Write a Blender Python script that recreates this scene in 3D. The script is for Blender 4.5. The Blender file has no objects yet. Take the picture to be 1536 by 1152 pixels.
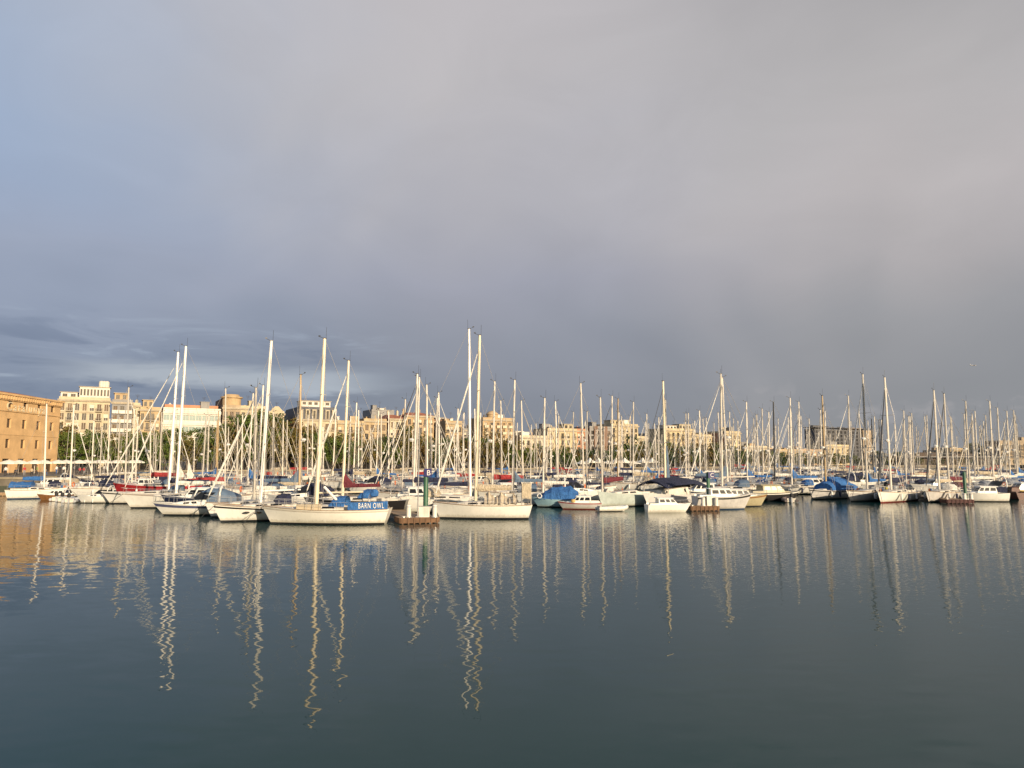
import bpy, bmesh, math, random
from mathutils import Vector, Matrix
random.seed(11)
R = math.radians
scene = bpy.context.scene
COL = scene.collection

# ------------------------------------------------------------------ camera
F_PX, CX, CY, TILT, EYE = 1050.0, 768.0, 576.0, R(6.2), 5.0
cam = bpy.data.cameras.new('camera')
cam.sensor_width = 36.0
cam.lens = F_PX / 1536.0 * 36.0
cam.clip_start, cam.clip_end = 0.5, 12000.0
camo = bpy.data.objects.new('camera', cam)
camo.location = (0, 0, EYE)
camo.rotation_euler = (R(90) + TILT, 0, 0)
COL.objects.link(camo)
scene.camera = camo
scene.view_settings.view_transform = 'Standard'
scene.view_settings.look = 'None'
scene.view_settings.exposure = 0.35
scene.view_settings.gamma = 1.0
scene.render.engine = 'CYCLES'
scene.cycles.use_denoising = True
scene.cycles.max_bounces = 6
scene.cycles.diffuse_bounces = 2
scene.cycles.glossy_bounces = 3
scene.cycles.caustics_reflective = False
scene.cycles.caustics_refractive = False

# ------------------------------------------------------------------ node helper
class NT:
    def __init__(self, tree):
        self.t = tree
        self.t.nodes.clear()
    def n(self, kind, **kw):
        nd = self.t.nodes.new(kind)
        for k, v in kw.items():
            setattr(nd, k, v)
        return nd
    def link(self, a, b):
        self.t.links.new(a, b)
    def put(self, sock, v):
        if isinstance(v, bpy.types.NodeSocket):
            self.link(v, sock)
        else:
            sock.default_value = v
    def math(self, op, a, b=None, c=None, clamp=False):
        nd = self.n('ShaderNodeMath', operation=op, use_clamp=clamp)
        self.put(nd.inputs[0], a)
        if b is not None: self.put(nd.inputs[1], b)
        if c is not None: self.put(nd.inputs[2], c)
        return nd.outputs[0]
    def vmath(self, op, a, b=None):
        nd = self.n('ShaderNodeVectorMath', operation=op)
        self.put(nd.inputs[0], a)
        if b is not None: self.put(nd.inputs[1], b)
        return nd.outputs[0]
    def smooth(self, x, lo, hi):
        nd = self.n('ShaderNodeMapRange', interpolation_type='SMOOTHSTEP')
        self.put(nd.inputs[0], x)
        nd.inputs[1].default_value, nd.inputs[2].default_value = lo, hi
        return nd.outputs[0]
    def ramp(self, x, stops):
        nd = self.n('ShaderNodeValToRGB')
        cr = nd.color_ramp
        while len(cr.elements) < len(stops): cr.elements.new(0.5)
        for e, (p, c) in zip(cr.elements, stops):
            e.position = p; e.color = (*c, 1)
        self.put(nd.inputs[0], x)
        return nd.outputs[0]
    def mix(self, f, a, b, blend='MIX'):
        nd = self.n('ShaderNodeMix', data_type='RGBA', blend_type=blend)
        self.put(nd.inputs[0], f)
        self.put(nd.inputs[6], a if isinstance(a, bpy.types.NodeSocket) else (*a, 1))
        self.put(nd.inputs[7], b if isinstance(b, bpy.types.NodeSocket) else (*b, 1))
        return nd.outputs[2]
    def noise(self, vec, scale, detail=3.0, rough=0.5, dist=0.0):
        nd = self.n('ShaderNodeTexNoise')
        self.put(nd.inputs['Vector'], vec)
        nd.inputs['Scale'].default_value = scale
        nd.inputs['Detail'].default_value = detail
        nd.inputs['Roughness'].default_value = rough
        nd.inputs['Distortion'].default_value = dist
        return nd
    def mapping(self, vec, scale=(1, 1, 1), loc=(0, 0, 0)):
        nd = self.n('ShaderNodeMapping')
        self.put(nd.inputs['Vector'], vec)
        nd.inputs['Scale'].default_value = scale
        nd.inputs['Location'].default_value = loc
        return nd.outputs[0]

def lin(r, g, b):
    f = lambda c: (c / 255 / 12.92) if c <= 10.3 else ((c / 255 + 0.055) / 1.055) ** 2.4
    return (f(r), f(g), f(b))

# ------------------------------------------------------------------ sun and sky
SUN_AZ, SUN_EL = 144.0, 13.0            # azimuth from +Y clockwise: behind the camera, to its right
to_sun = Vector((math.sin(R(SUN_AZ)) * math.cos(R(SUN_EL)), math.cos(R(SUN_AZ)) * math.cos(R(SUN_EL)), math.sin(R(SUN_EL))))
sun = bpy.data.lights.new('sun', 'SUN')
sun.energy = 5.0
sun.angle = R(0.5)
sun.color = (1.0, 0.81, 0.57)
suno = bpy.data.objects.new('sun', sun)
suno.rotation_euler = to_sun.to_track_quat('Z', 'Y').to_euler()
suno.location = (60, -80, 60)
COL.objects.link(suno)

world = bpy.data.worlds.new('World')
scene.world = world
world.use_nodes = True
w = NT(world.node_tree)
tc = w.n('ShaderNodeTexCoord')
dirv = tc.outputs['Generated']
sep = w.n('ShaderNodeSeparateXYZ'); w.link(dirv, sep.inputs[0])
x, y, z = sep.outputs
el = w.math('MULTIPLY', w.math('ARCSINE', z), 180 / math.pi)             # degrees above the horizon
az = w.math('MULTIPLY', w.math('ARCTAN2', x, y), 180 / math.pi)          # degrees, 0 straight ahead, left negative
big = w.noise(w.mapping(dirv, (1.0, 1.0, 1.5), (3.1, 1.7, 0.4)), 1.7, 3.0, 0.5, 0.6)
fine = w.noise(w.mapping(dirv, (1.0, 1.0, 2.0), (7.3, 0.2, 1.0)), 4.2, 6.0, 0.55, 0.9)
elw = w.math('ADD', el, w.math('MULTIPLY', w.math('SUBTRACT', big.outputs['Fac'], 0.5), 26.0))
t = w.math('DIVIDE', elw, 60.0, clamp=True)
E = lambda d: d / 60.0
centre = w.ramp(t, [(E(0), lin(133, 139, 149)), (E(6), lin(136, 141, 153)), (E(11), lin(147, 151, 163)), (E(16), lin(161, 163, 176)),
                    (E(22), lin(179, 178, 185)), (E(30), lin(190, 187, 190)), (E(40), lin(192, 188, 191)), (E(60), lin(170, 170, 172))])
left = w.ramp(t, [(E(0), lin(124, 136, 157)), (E(5), lin(131, 143, 164)), (E(9), lin(146, 157, 178)), (E(15), lin(158, 168, 189)),
                  (E(20), lin(155, 171, 197)), (E(26), lin(156, 175, 203)), (E(34), lin(174, 185, 204)), (E(60), lin(140, 165, 205))])
right = w.ramp(t, [(E(0), lin(143, 146, 151)), (E(6), lin(144, 146, 151)), (E(11), lin(158, 158, 162)), (E(15), lin(177, 173, 175)),
                   (E(20), lin(188, 183, 184)), (E(26), lin(183, 180, 181)), (E(33), lin(169, 167, 169)), (E(60), lin(165, 165, 168))])
azw = w.math('ADD', az, w.math('MULTIPLY', w.math('SUBTRACT', big.outputs['Fac'], 0.5), 26.0))
azl = w.math('ADD', azw, w.math('MULTIPLY', el, 0.30))
fl = w.smooth(azl, 4.0, -36.0)
fr = w.smooth(azw, 2.0, 30.0)
cloud = w.mix(fr, w.mix(fl, centre, left), right)
# soft mottling, and low streaks of lighter and darker cloud on the left
mott = w.math('ADD', 1.0, w.math('MULTIPLY', w.math('SUBTRACT', fine.outputs['Fac'], 0.5), w.math('ADD', 0.08, w.math('MULTIPLY', w.smooth(el, 4.0, 16.0), 0.10))))
cloud = w.vmath('MULTIPLY', cloud, w.mix(1.0, (0, 0, 0), mott, 'ADD'))
stv = w.n('ShaderNodeCombineXYZ')
w.put(stv.inputs[0], w.math('MULTIPLY', az, 0.085)); w.put(stv.inputs[1], w.math('MULTIPLY', el, 0.50))
streak = w.noise(stv.outputs[0], 1.25, 6.0, 0.58, 0.5)
low_left = w.math('MULTIPLY', w.smooth(az, -4.0, -20.0), w.math('MULTIPLY', w.smooth(el, 11.5, 8.0), w.smooth(el, 3.0, 5.2)))
pale = w.math('MULTIPLY', w.smooth(streak.outputs['Fac'], 0.52, 0.70), low_left)
cloud = w.mix(w.math('MULTIPLY', pale, 0.8), cloud, lin(174, 186, 202))
dark = w.math('MULTIPLY', w.smooth(streak.outputs['Fac'], 0.50, 0.34), low_left)
cloud = w.mix(w.math('MULTIPLY', dark, 0.42), cloud, lin(98, 112, 138))
# low pale band under the dark bank
bw = w.math('ADD', el, w.math('MULTIPLY', w.math('SUBTRACT', streak.outputs['Fac'], 0.5), 2.6))
band = w.math('MULTIPLY', w.smooth(bw, 5.0, 5.9), w.smooth(bw, 7.6, 6.3))
band = w.math('MULTIPLY', band, w.math('MULTIPLY', w.smooth(az, -36.0, -28.0), w.smooth(az, -7.0, -16.0)))
cloud = w.mix(w.math('MULTIPLY', band, 0.9), cloud, lin(176, 184, 194))
# faint low cumulus tops on the right
cv = w.n('ShaderNodeCombineXYZ')
w.put(cv.inputs[0], w.math('MULTIPLY', az, 0.22)); w.put(cv.inputs[1], w.math('MULTIPLY', el, 0.30))
cum = w.noise(cv.outputs[0], 1.5, 4.0, 0.5)
cu = w.math('MULTIPLY', w.smooth(cum.outputs['Fac'], 0.55, 0.68), w.math('MULTIPLY', w.smooth(az, 12.0, 20.0), w.smooth(el, 7.0, 3.5)))
cloud = w.mix(w.math('MULTIPLY', cu, 0.30), cloud, lin(182, 178, 180))
sky = w.n('ShaderNodeTexSky', sky_type='NISHITA', sun_disc=False)
sky.sun_elevation = R(SUN_EL)
sky.sun_rotation = R(SUN_AZ)
sky.air_density, sky.dust_density = 1.0, 1.0
bg1 = w.n('ShaderNodeBackground'); w.link(sky.outputs[0], bg1.inputs[0]); bg1.inputs[1].default_value = 0.085
bg2 = w.n('ShaderNodeBackground'); w.link(cloud, bg2.inputs[0]); bg2.inputs[1].default_value = 0.785
# the cloud thins to clear sky behind the camera, where the low sun comes through
cover = w.math('ADD', 0.45, w.math('MULTIPLY', w.smooth(y, -0.55, 0.05), 0.53))
mx = w.n('ShaderNodeMixShader'); w.link(cover, mx.inputs[0]); w.link(bg1.outputs[0], mx.inputs[1]); w.link(bg2.outputs[0], mx.inputs[2])
out = w.n('ShaderNodeOutputWorld'); w.link(mx.outputs[0], out.inputs[0])

# ------------------------------------------------------------------ pixel <-> place (photo pixels, 1536 x 1152)
FWD = Vector((0, math.cos(TILT), math.sin(TILT)))
UP = Vector((0, -math.sin(TILT), math.cos(TILT)))
def ray(px, py):
    return FWD + Vector((1, 0, 0)) * ((px - CX) / F_PX) + UP * ((CY - py) / F_PX)
def at(px, py, Y):
    r = ray(px, py); return Vector((0, 0, EYE)) + r * (Y / r.y)
def ground(px, py, zz=0.0):
    r = ray(px, py); return Vector((0, 0, EYE)) + r * ((zz - EYE) / r.z)
def proj(p):
    d = Vector(p) - Vector((0, 0, EYE))
    k = d.dot(FWD)
    return (CX + d.x / k * F_PX, CY - d.dot(UP) / k * F_PX)

# ------------------------------------------------------------------ materials
MATS = {}
def mat(name, col, rough=0.55, var=0.12, scale=2.0, metal=0.0, obj_var=0.0, spec=0.5, streaks=0.0, coat=0.0, crease=0.0, scum=0.0):
    if name in MATS: return MATS[name]
    m = bpy.data.materials.new(name); m.use_nodes = True
    g = NT(m.node_tree)
    p = g.n('ShaderNodeBsdfPrincipled'); o = g.n('ShaderNodeOutputMaterial')
    g.link(p.outputs[0], o.inputs[0])
    c = g.n('ShaderNodeTexCoord')
    nz = g.noise(c.outputs['Object'], scale, 5.0, 0.6)
    f = g.math('ADD', 1.0 - var, g.math('MULTIPLY', g.smooth(nz.outputs['Fac'], 0.3, 0.7), 2 * var))
    if streaks:
        st = g.noise(g.mapping(c.outputs['Object'], (3.0, 3.0, 0.25)), scale * 1.5, 4.0, 0.6)
        f = g.math('MULTIPLY', f, g.math('SUBTRACT', 1.0, g.math('MULTIPLY', g.smooth(st.outputs['Fac'], 0.52, 0.75), streaks)))
    if obj_var:
        oi = g.n('ShaderNodeObjectInfo')
        f = g.math('MULTIPLY', f, g.math('ADD', 1.0 - obj_var, g.math('MULTIPLY', oi.outputs['Random'], 2 * obj_var)))
    k = g.n('ShaderNodeCombineXYZ')
    for i in range(3): g.put(k.inputs[i], g.math('MULTIPLY', f, col[i]))
    colr = k.outputs[0]
    if scum:
        sz = g.n('ShaderNodeSeparateXYZ'); g.link(c.outputs['Object'], sz.inputs[0])
        sn = g.noise(g.mapping(c.outputs['Object'], (2.2, 2.2, 0.7)), 2.0, 5.0, 0.65)
        zz_ = g.math('SUBTRACT', sz.outputs[2], g.math('MULTIPLY', sn.outputs['Fac'], 0.55))
        colr = g.mix(g.math('MULTIPLY', g.smooth(zz_, 0.16, -0.10), scum), colr, (0.30, 0.25, 0.14))
    g.link(colr, p.inputs['Base Color'])
    p.inputs['Roughness'].default_value = rough
    p.inputs['Metallic'].default_value = metal
    p.inputs['Specular IOR Level'].default_value = spec
    p.inputs['Coat Weight'].default_value = coat
    if crease:
        cn = g.noise(g.mapping(c.outputs['Object'], (1.0, 1.0, 0.45)), 3.2, 5.0, 0.6, 1.2)
        bp = g.n('ShaderNodeBump'); bp.inputs['Strength'].default_value = 1.0; bp.inputs['Distance'].default_value = crease
        g.link(cn.outputs['Fac'], bp.inputs['Height']); g.link(bp.outputs[0], p.inputs['Normal'])
    MATS[name] = m
    return m

white = mat('gelcoat_white', (0.79, 0.77, 0.71), 0.3, 0.05, 1.3, obj_var=0.06, streaks=0.10, scum=0.42)
cream_h = mat('gelcoat_cream', (0.82, 0.79, 0.70), 0.3, 0.04, 1.3, streaks=0.08, scum=0.42)
dull_h = mat('gelcoat_dull', (0.52, 0.50, 0.48), 0.45, 0.10, 1.5, streaks=0.2, scum=0.42)
deckm = mat('deck_white', (0.58, 0.54, 0.47), 0.6, 0.15, 2.5, obj_var=0.08)
navy_h = mat('hull_navy', (0.018, 0.025, 0.06), 0.25, 0.1, 1.0)
black_h = mat('hull_black', (0.012, 0.012, 0.014), 0.3, 0.1, 1.0)
ltblue_h = mat('hull_light_blue', (0.33, 0.52, 0.60), 0.5, 0.10, 2.0, streaks=0.2, scum=0.42)
green_h = mat('hull_grey_green', (0.50, 0.56, 0.52), 0.5, 0.10, 2.0, streaks=0.2, scum=0.42)
tan_h = mat('hull_tan', (0.40, 0.35, 0.22), 0.45, 0.10, 2.0, streaks=0.15, scum=0.42)
red_h = mat('hull_red', (0.36, 0.025, 0.03), 0.35, 0.12, 2.0)
darkred = mat('boot_red', (0.16, 0.025, 0.02), 0.6, 0.2, 2.0)
bootblue = mat('boot_blue', (0.02, 0.05, 0.11), 0.6, 0.2, 2.0)
bootblk = mat('boot_black', (0.02, 0.02, 0.022), 0.6, 0.2, 2.0)
wood_h = mat('varnished_wood', (0.24, 0.11, 0.04), 0.35, 0.25, 3.0)
teak = mat('teak', (0.33, 0.22, 0.12), 0.7, 0.2, 4.0)
yellow_h = mat('hull_yellow', (0.48, 0.36, 0.12), 0.45, 0.1, 2.0)
grey_tube = mat('inflatable_grey', (0.40, 0.41, 0.42), 0.6, 0.1, 2.0)
c_navy = mat('canvas_navy', (0.018, 0.022, 0.055), 0.85, 0.25, 2.5, crease=0.22)
c_blue = mat('canvas_blue', (0.03, 0.13, 0.36), 0.8, 0.2, 2.5, crease=0.22)
c_red = mat('canvas_red', (0.34, 0.035, 0.035), 0.85, 0.2, 2.5, crease=0.22)
c_maroon = mat('canvas_maroon', (0.13, 0.02, 0.03), 0.85, 0.2, 2.5, crease=0.22)
c_beige = mat('canvas_beige', (0.50, 0.42, 0.30), 0.85, 0.15, 2.5, crease=0.22)
c_white = mat('canvas_white', (0.70, 0.67, 0.60), 0.85, 0.1, 2.5, crease=0.22)
c_grey = mat('canvas_grey', (0.26, 0.28, 0.31), 0.85, 0.15, 2.5, crease=0.22)
c_slate = mat('canvas_slate_blue', (0.10, 0.15, 0.22), 0.8, 0.15, 2.5)
alu = mat('mast_pale', (0.60, 0.55, 0.47), 0.42, 0.08, 0.6, metal=0.0, obj_var=0.28)
alu_white = mat('mast_white', (0.82, 0.79, 0.73), 0.4, 0.04, 0.6)
mast_wood = mat('mast_wood', (0.36, 0.25, 0.12), 0.45, 0.12, 1.0)
mast_dark = mat('mast_dark', (0.03, 0.03, 0.032), 0.45, 0.1, 1.0)
wire = mat('rigging_steel', (0.42, 0.39, 0.35), 0.4, 0.05, 1.0, metal=0.3)
wire_dark = mat('rigging_dark', (0.05, 0.05, 0.055), 0.5, 0.05, 1.0)
steel = mat('stainless_steel', (0.62, 0.60, 0.57), 0.3, 0.05, 1.0, metal=0.6)
glass = mat('dark_glass', (0.016, 0.018, 0.022), 0.22, 0.1, 1.0, spec=0.25)
rubber = mat('rubber_black', (0.02, 0.02, 0.02), 0.7, 0.1, 2.0)
fender_m = mat('fender_white', (0.68, 0.66, 0.62), 0.5, 0.06, 2.0)
orange_m = mat('orange_plastic', (0.62, 0.16, 0.04), 0.5, 0.1, 2.0)
rust_wood = mat('pontoon_timber', (0.13, 0.066, 0.03), 0.75, 0.3, 1.5, streaks=0.3)
concrete = mat('float_concrete', (0.30, 0.27, 0.23), 0.9, 0.2, 1.5, streaks=0.3)
pile_green = mat('pile_green', (0.03, 0.10, 0.055), 0.5, 0.15, 2.0)
pile_white = mat('pile_white', (0.72, 0.68, 0.60), 0.5, 0.1, 2.0, streaks=0.2)
sign_navy = mat('sign_navy', (0.03, 0.03, 0.13), 0.5, 0.08, 2.0)
sign_white = mat('sign_white', (0.78, 0.76, 0.72), 0.5, 0.03, 2.0)
stone_q = mat('quay_stone', (0.17, 0.145, 0.11), 0.9, 0.25, 0.4, streaks=0.3)
algae = mat('quay_algae', (0.06, 0.065, 0.045), 0.9, 0.3, 0.6, streaks=0.3)

# ------------------------------------------------------------------ mesh builder
class MB:
    def __init__(s): s.v, s.f, s.m = [], [], []
    def add(s, vs, fs, m=0):
        b = len(s.v); s.v += [tuple(v) for v in vs]
        s.f += [tuple(b + i for i in f) for f in fs]; s.m += [m] * len(fs)
        return s
    def box(s, c, size, m=0, rz=0.0):
        hx, hy, hz = (k / 2 for k in size)
        ca, sa = math.cos(rz), math.sin(rz)
        vs = []
        for dz in (-hz, hz):
            for dx, dy in ((-hx, -hy), (hx, -hy), (hx, hy), (-hx, hy)):
                vs.append((c[0] + dx * ca - dy * sa, c[1] + dx * sa + dy * ca, c[2] + dz))
        return s.add(vs, [(3, 2, 1, 0), (4, 5, 6, 7), (0, 1, 5, 4), (1, 2, 6, 5), (2, 3, 7, 6), (3, 0, 4, 7)], m)
    def b2(s, lo, hi, m=0):
        return s.box([(a + b) / 2 for a, b in zip(lo, hi)], [abs(b - a) for a, b in zip(lo, hi)], m)
    def loft(s, rings, m=0, closed=True, caps=(True, True), mf=None):
        n = len(rings[0]); b = len(s.v)
        for r in rings: s.v += [tuple(p) for p in r]
        for i in range(len(rings) - 1):
            for j in range(n if closed else n - 1):
                k = (j + 1) % n
                s.f.append((b + i * n + j, b + i * n + k, b + (i + 1) * n + k, b + (i + 1) * n + j))
                s.m.append(mf(i, j) if mf else m)
        if caps[0]: s.f.append(tuple(b + j for j in reversed(range(n)))); s.m.append(m)
        if caps[1]: s.f.append(tuple(b + (len(rings) - 1) * n + j for j in range(n))); s.m.append(m)
        return s
    def tube(s, pts, r, n=6, m=0, caps=True):
        pts = [Vector(p) for p in pts]
        rs = r if isinstance(r, (list, tuple)) else [r] * len(pts)
        rings = []
        for i, p in enumerate(pts):
            d = (pts[min(i + 1, len(pts) - 1)] - pts[max(i - 1, 0)])
            if d.length < 1e-9: d = Vector((0, 0, 1))
            d.normalize()
            a = d.cross(Vector((0, 0, 1)) if abs(d.z) < 0.9 else Vector((1, 0, 0))).normalized()
            c = d.cross(a)
            rings.append([p + (a * math.cos(2 * math.pi * k / n) + c * math.sin(2 * math.pi * k / n)) * rs[i] for k in range(n)])
        return s.loft(rings, m, True, (caps, caps))
    def lathe(s, prof, c=(0, 0, 0), n=10, m=0):
        rings = [[(c[0] + r * math.cos(2 * math.pi * k / n), c[1] + r * math.sin(2 * math.pi * k / n), c[2] + zz) for k in range(n)] for r, zz in prof]
        return s.loft(rings, m)
    def prism(s, poly, thick, axis='y', m=0, off=0.0):
        def P(a, b, t):
            return {'y': (a, t, b), 'x': (t, a, b), 'z': (a, b, t)}[axis]
        r0 = [P(a, b, off - thick / 2) for a, b in poly]; r1 = [P(a, b, off + thick / 2) for a, b in poly]
        return s.loft([r0, r1], m)
    def build(s, name, mats, parent=None, smooth=True, angle=35):
        me = bpy.data.meshes.new(name)
        me.from_pydata(s.v, [], s.f)
        mats = mats if isinstance(mats, (list, tuple)) else [mats]
        for mm in mats: me.materials.append(mm)
        me.polygons.foreach_set('material_index', s.m)
        bm = bmesh.new(); bm.from_mesh(me)
        bmesh.ops.recalc_face_normals(bm, faces=bm.faces)
        bm.to_mesh(me); bm.free()
        if smooth:
            me.polygons.foreach_set('use_smooth', [True] * len(me.polygons))
            me.set_sharp_from_angle(angle=R(angle))
        me.update()
        o = bpy.data.objects.new(name, me)
        COL.objects.link(o)
        if parent: o.parent = parent; KIDS.setdefault(parent.name, []).append(o)
        return o
KIDS = {}

def empty(name, loc=(0, 0, 0), rz=0.0, label=None, cat=None, group=None):
    o = bpy.data.objects.new(name, None)
    o.empty_display_size = 0.3
    o.location = loc; o.rotation_euler = (0, 0, rz)
    COL.objects.link(o)
    tag(o, label, cat, group)
    return o
def tag(o, label=None, cat=None, group=None, kind=None):
    if label: o['label'] = label
    if cat: o['category'] = cat
    if group: o['group'] = group
    if kind: o['kind'] = kind
    return o
def copy_tree(o, parent=None):
    c = o.copy(); COL.objects.link(c); c.parent = parent
    if parent: KIDS.setdefault(parent.name, []).append(c)
    for ch in list(KIDS.get(o.name, [])): copy_tree(ch, c)
    return c
def clone(o, name, parent, loc):
    c = bpy.data.objects.new(name, o.data); COL.objects.link(c); c.location = loc; c.parent = parent
    KIDS.setdefault(parent.name, []).append(c)
    return c
def text_mesh(name, body, size, material, parent, loc, rot=(R(90), 0, 0), extrude=0.02, align='CENTER', spacing=1.0, sx=1.0):
    cu = bpy.data.curves.new(name, 'FONT')
    cu.body = body; cu.size = size; cu.extrude = extrude; cu.align_x = align; cu.space_character = spacing
    tmp = bpy.data.objects.new(name + '_curve', cu); COL.objects.link(tmp)
    bpy.context.view_layer.update()
    me = bpy.data.meshes.new_from_object(tmp.evaluated_get(bpy.context.evaluated_depsgraph_get()))
    bpy.data.objects.remove(tmp)
    me.materials.clear(); me.materials.append(material)
    o = bpy.data.objects.new(name, me); COL.objects.link(o)
    o.location = loc; o.rotation_euler = rot; o.scale = (sx, 1, 1)
    o.parent = parent; KIDS.setdefault(parent.name, []).append(o)
    return o

# ------------------------------------------------------------------ water
def make_water():
    m = bpy.data.materials.new('harbour_water'); m.use_nodes = True
    g = NT(m.node_tree)
    p = g.n('ShaderNodeBsdfPrincipled'); o = g.n('ShaderNodeOutputMaterial'); g.link(p.outputs[0], o.inputs[0])
    pos = g.n('ShaderNodeNewGeometry').outputs['Position']
    mur = g.noise(pos, 0.03, 2.0)
    g.link(g.mix(mur.outputs['Fac'], (0.003, 0.034, 0.035), (0.005, 0.038, 0.037)), p.inputs['Base Color'])
    p.inputs['Roughness'].default_value = 0.02
    p.inputs['IOR'].default_value = 1.33
    p.inputs['Specular IOR Level'].default_value = 0.33
    # slopes of gentle ripples: long lazy swell, medium wavelets, fine ripples in patches
    n1 = g.noise(g.mapping(pos, (0.55, 1.25, 1)), 0.55, 1.0, 0.4)
    n2 = g.noise(g.mapping(pos, (0.6, 1.5, 1), (5, 9, 0)), 1.5, 1.5, 0.5)
    n3 = g.noise(g.mapping(pos, (0.5, 1.6, 1), (1, 4, 0)), 5.0, 2.0, 0.5)
    patch = g.noise(g.mapping(pos, (0.35, 1.0, 1)), 0.12, 2.0)
    gust = g.smooth(patch.outputs['Fac'], 0.40, 0.66)
    # a breeze roughens the water off the pontoons; the near water on the left lies calmer
    n4 = g.noise(g.mapping(pos, (0.6, 1.5, 1), (2, 8, 0)), 9.0, 2.0, 0.55)
    sp_ = g.n('ShaderNodeSeparateXYZ'); g.link(pos, sp_.inputs[0])
    edge = g.noise(g.mapping(pos, (0.5, 1.0, 1), (4, 6, 0)), 0.09, 3.0)
    yy_ = g.math('ADD', sp_.outputs[1], g.math('ADD', g.math('MULTIPLY', sp_.outputs[0], 0.55), g.math('MULTIPLY', g.math('SUBTRACT', edge.outputs['Fac'], 0.5), 26.0)))
    breeze = g.math('ADD', 0.10, g.math('MULTIPLY', g.smooth(yy_, 20.0, 44.0), 0.90))
    def slope(nd, ax, ay):
        v = g.vmath('SUBTRACT', nd.outputs['Color'], (0.5, 0.5, 0.5))
        return g.vmath('MULTIPLY', v, (ax, ay, 0.0))
    s = g.vmath('ADD', slope(n1, 0.042, 0.018), slope(n2, 0.095, 0.064))
    amp = g.noise(g.mapping(pos, (0.8, 1.0, 1), (11, 3, 0)), 0.22, 2.0)
    sk = g.n('ShaderNodeVectorMath', operation='SCALE'); g.link(s, sk.inputs[0]); g.link(g.math('MULTIPLY', g.math('ADD', 0.45, g.math('MULTIPLY', g.smooth(amp.outputs['Fac'], 0.32, 0.68), 0.95)), g.math('SUBTRACT', 1.0, g.math('MULTIPLY', breeze, 0.70))), sk.inputs[3])
    s = sk.outputs[0]
    sc = g.n('ShaderNodeVectorMath', operation='SCALE'); g.link(slope(n3, 0.012, 0.030), sc.inputs[0]); g.link(gust, sc.inputs[3])
    s = g.vmath('ADD', s, sc.outputs[0])
    sc4 = g.n('ShaderNodeVectorMath', operation='SCALE'); g.link(slope(n4, 0.05, 0.25), sc4.inputs[0]); g.link(breeze, sc4.inputs[3])
    s = g.vmath('ADD', s, sc4.outputs[0])
    nrm = g.vmath('NORMALIZE', g.vmath('ADD', s, (0, 0, 1)))
    g.link(nrm, p.inputs['Normal'])
    mb = MB()
    mb.add([(-3000, -300, 0), (3000, -300, 0), (3000, 4000, 0), (-3000, 4000, 0)], [(0, 1, 2, 3)])
    tag(mb.build('water', m, smooth=False), kind='structure')
make_water()

# ------------------------------------------------------------------ quay and land behind
QZ = 2.2
TS = math.tan(R(30))
def street(X, off=215.0): return off + TS * (X + 115.0)
def on_street(px, off):                     # point of the line parallel to the street seen at photo column px
    k = ray(px, 690).x / ray(px, 690).y
    Y = (off + TS * 115.0) / (1 - TS * k)
    return Vector((k * Y, Y, QZ))
q0 = on_street(260, 172)
EDGE = [(-600, 108), (-78, 113), (-79.5, 150), (q0.x - 6, q0.y - 3), (420, street(420, 172)), (2500, 1700)]
def make_land():
    top, wall = MB(), MB()
    back = [(2600, 3900), (-2600, 3900), (-2600, 108)]
    poly = EDGE + back
    top.add([(a, b, QZ) for a, b in poly], [tuple(range(len(poly)))])
    for (a, b), (c, d) in zip(EDGE[:-1], EDGE[1:]):
        wall.add([(a, b, 0.9), (c, d, 0.9), (c, d, QZ), (a, b, QZ)], [(0, 1, 2, 3)], 0)
        wall.add([(a, b, -1.5), (c, d, -1.5), (c, d, 0.9), (a, b, 0.9)], [(0, 1, 2, 3)], 1)
        L = math.hypot(c - a, d - b); n = Vector((d - b, a - c, 0)) / L
        if L < 900:                          # coping stone along the edge
            wall.add([(a + n.x * .12, b + n.y * .12, QZ - .22), (c + n.x * .12, d + n.y * .12, QZ - .22), (c + n.x * .12, d + n.y * .12, QZ + .08), (a + n.x * .12, b + n.y * .12, QZ + .08),
                      (a - n.x * .5, b - n.y * .5, QZ + .08), (c - n.x * .5, d - n.y * .5, QZ + .08)], [(0, 1, 2, 3), (3, 2, 5, 4)], 2)
    tag(top.build('ground', mat('quay_paving', (0.16, 0.135, 0.105), 0.9, 0.2, 0.2), smooth=False), kind='structure')
    tag(wall.build('quay_wall', [stone_q, algae, mat('coping_stone', (0.30, 0.25, 0.17), 0.85, 0.15, 0.8)], smooth=False),
        'long stone quay wall with dark algae along its foot, behind the moored boats', 'quay wall')
make_land()

# ------------------------------------------------------------------ sailing yacht
def half_beam(t, B, stern=0.70):
    if t < 0.42: return B / 2 * (stern + (1 - stern) * math.sin(math.pi / 2 * t / 0.42))
    return max(0.012, B / 2 * (1 - ((t - 0.42) / 0.58) ** 2.1))
def sheer(t, F):
    return F * (1 + (0.26 * ((t - 0.35) / 0.65) ** 2 if t > 0.35 else 0.06 * ((0.35 - t) / 0.35) ** 2))

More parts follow.
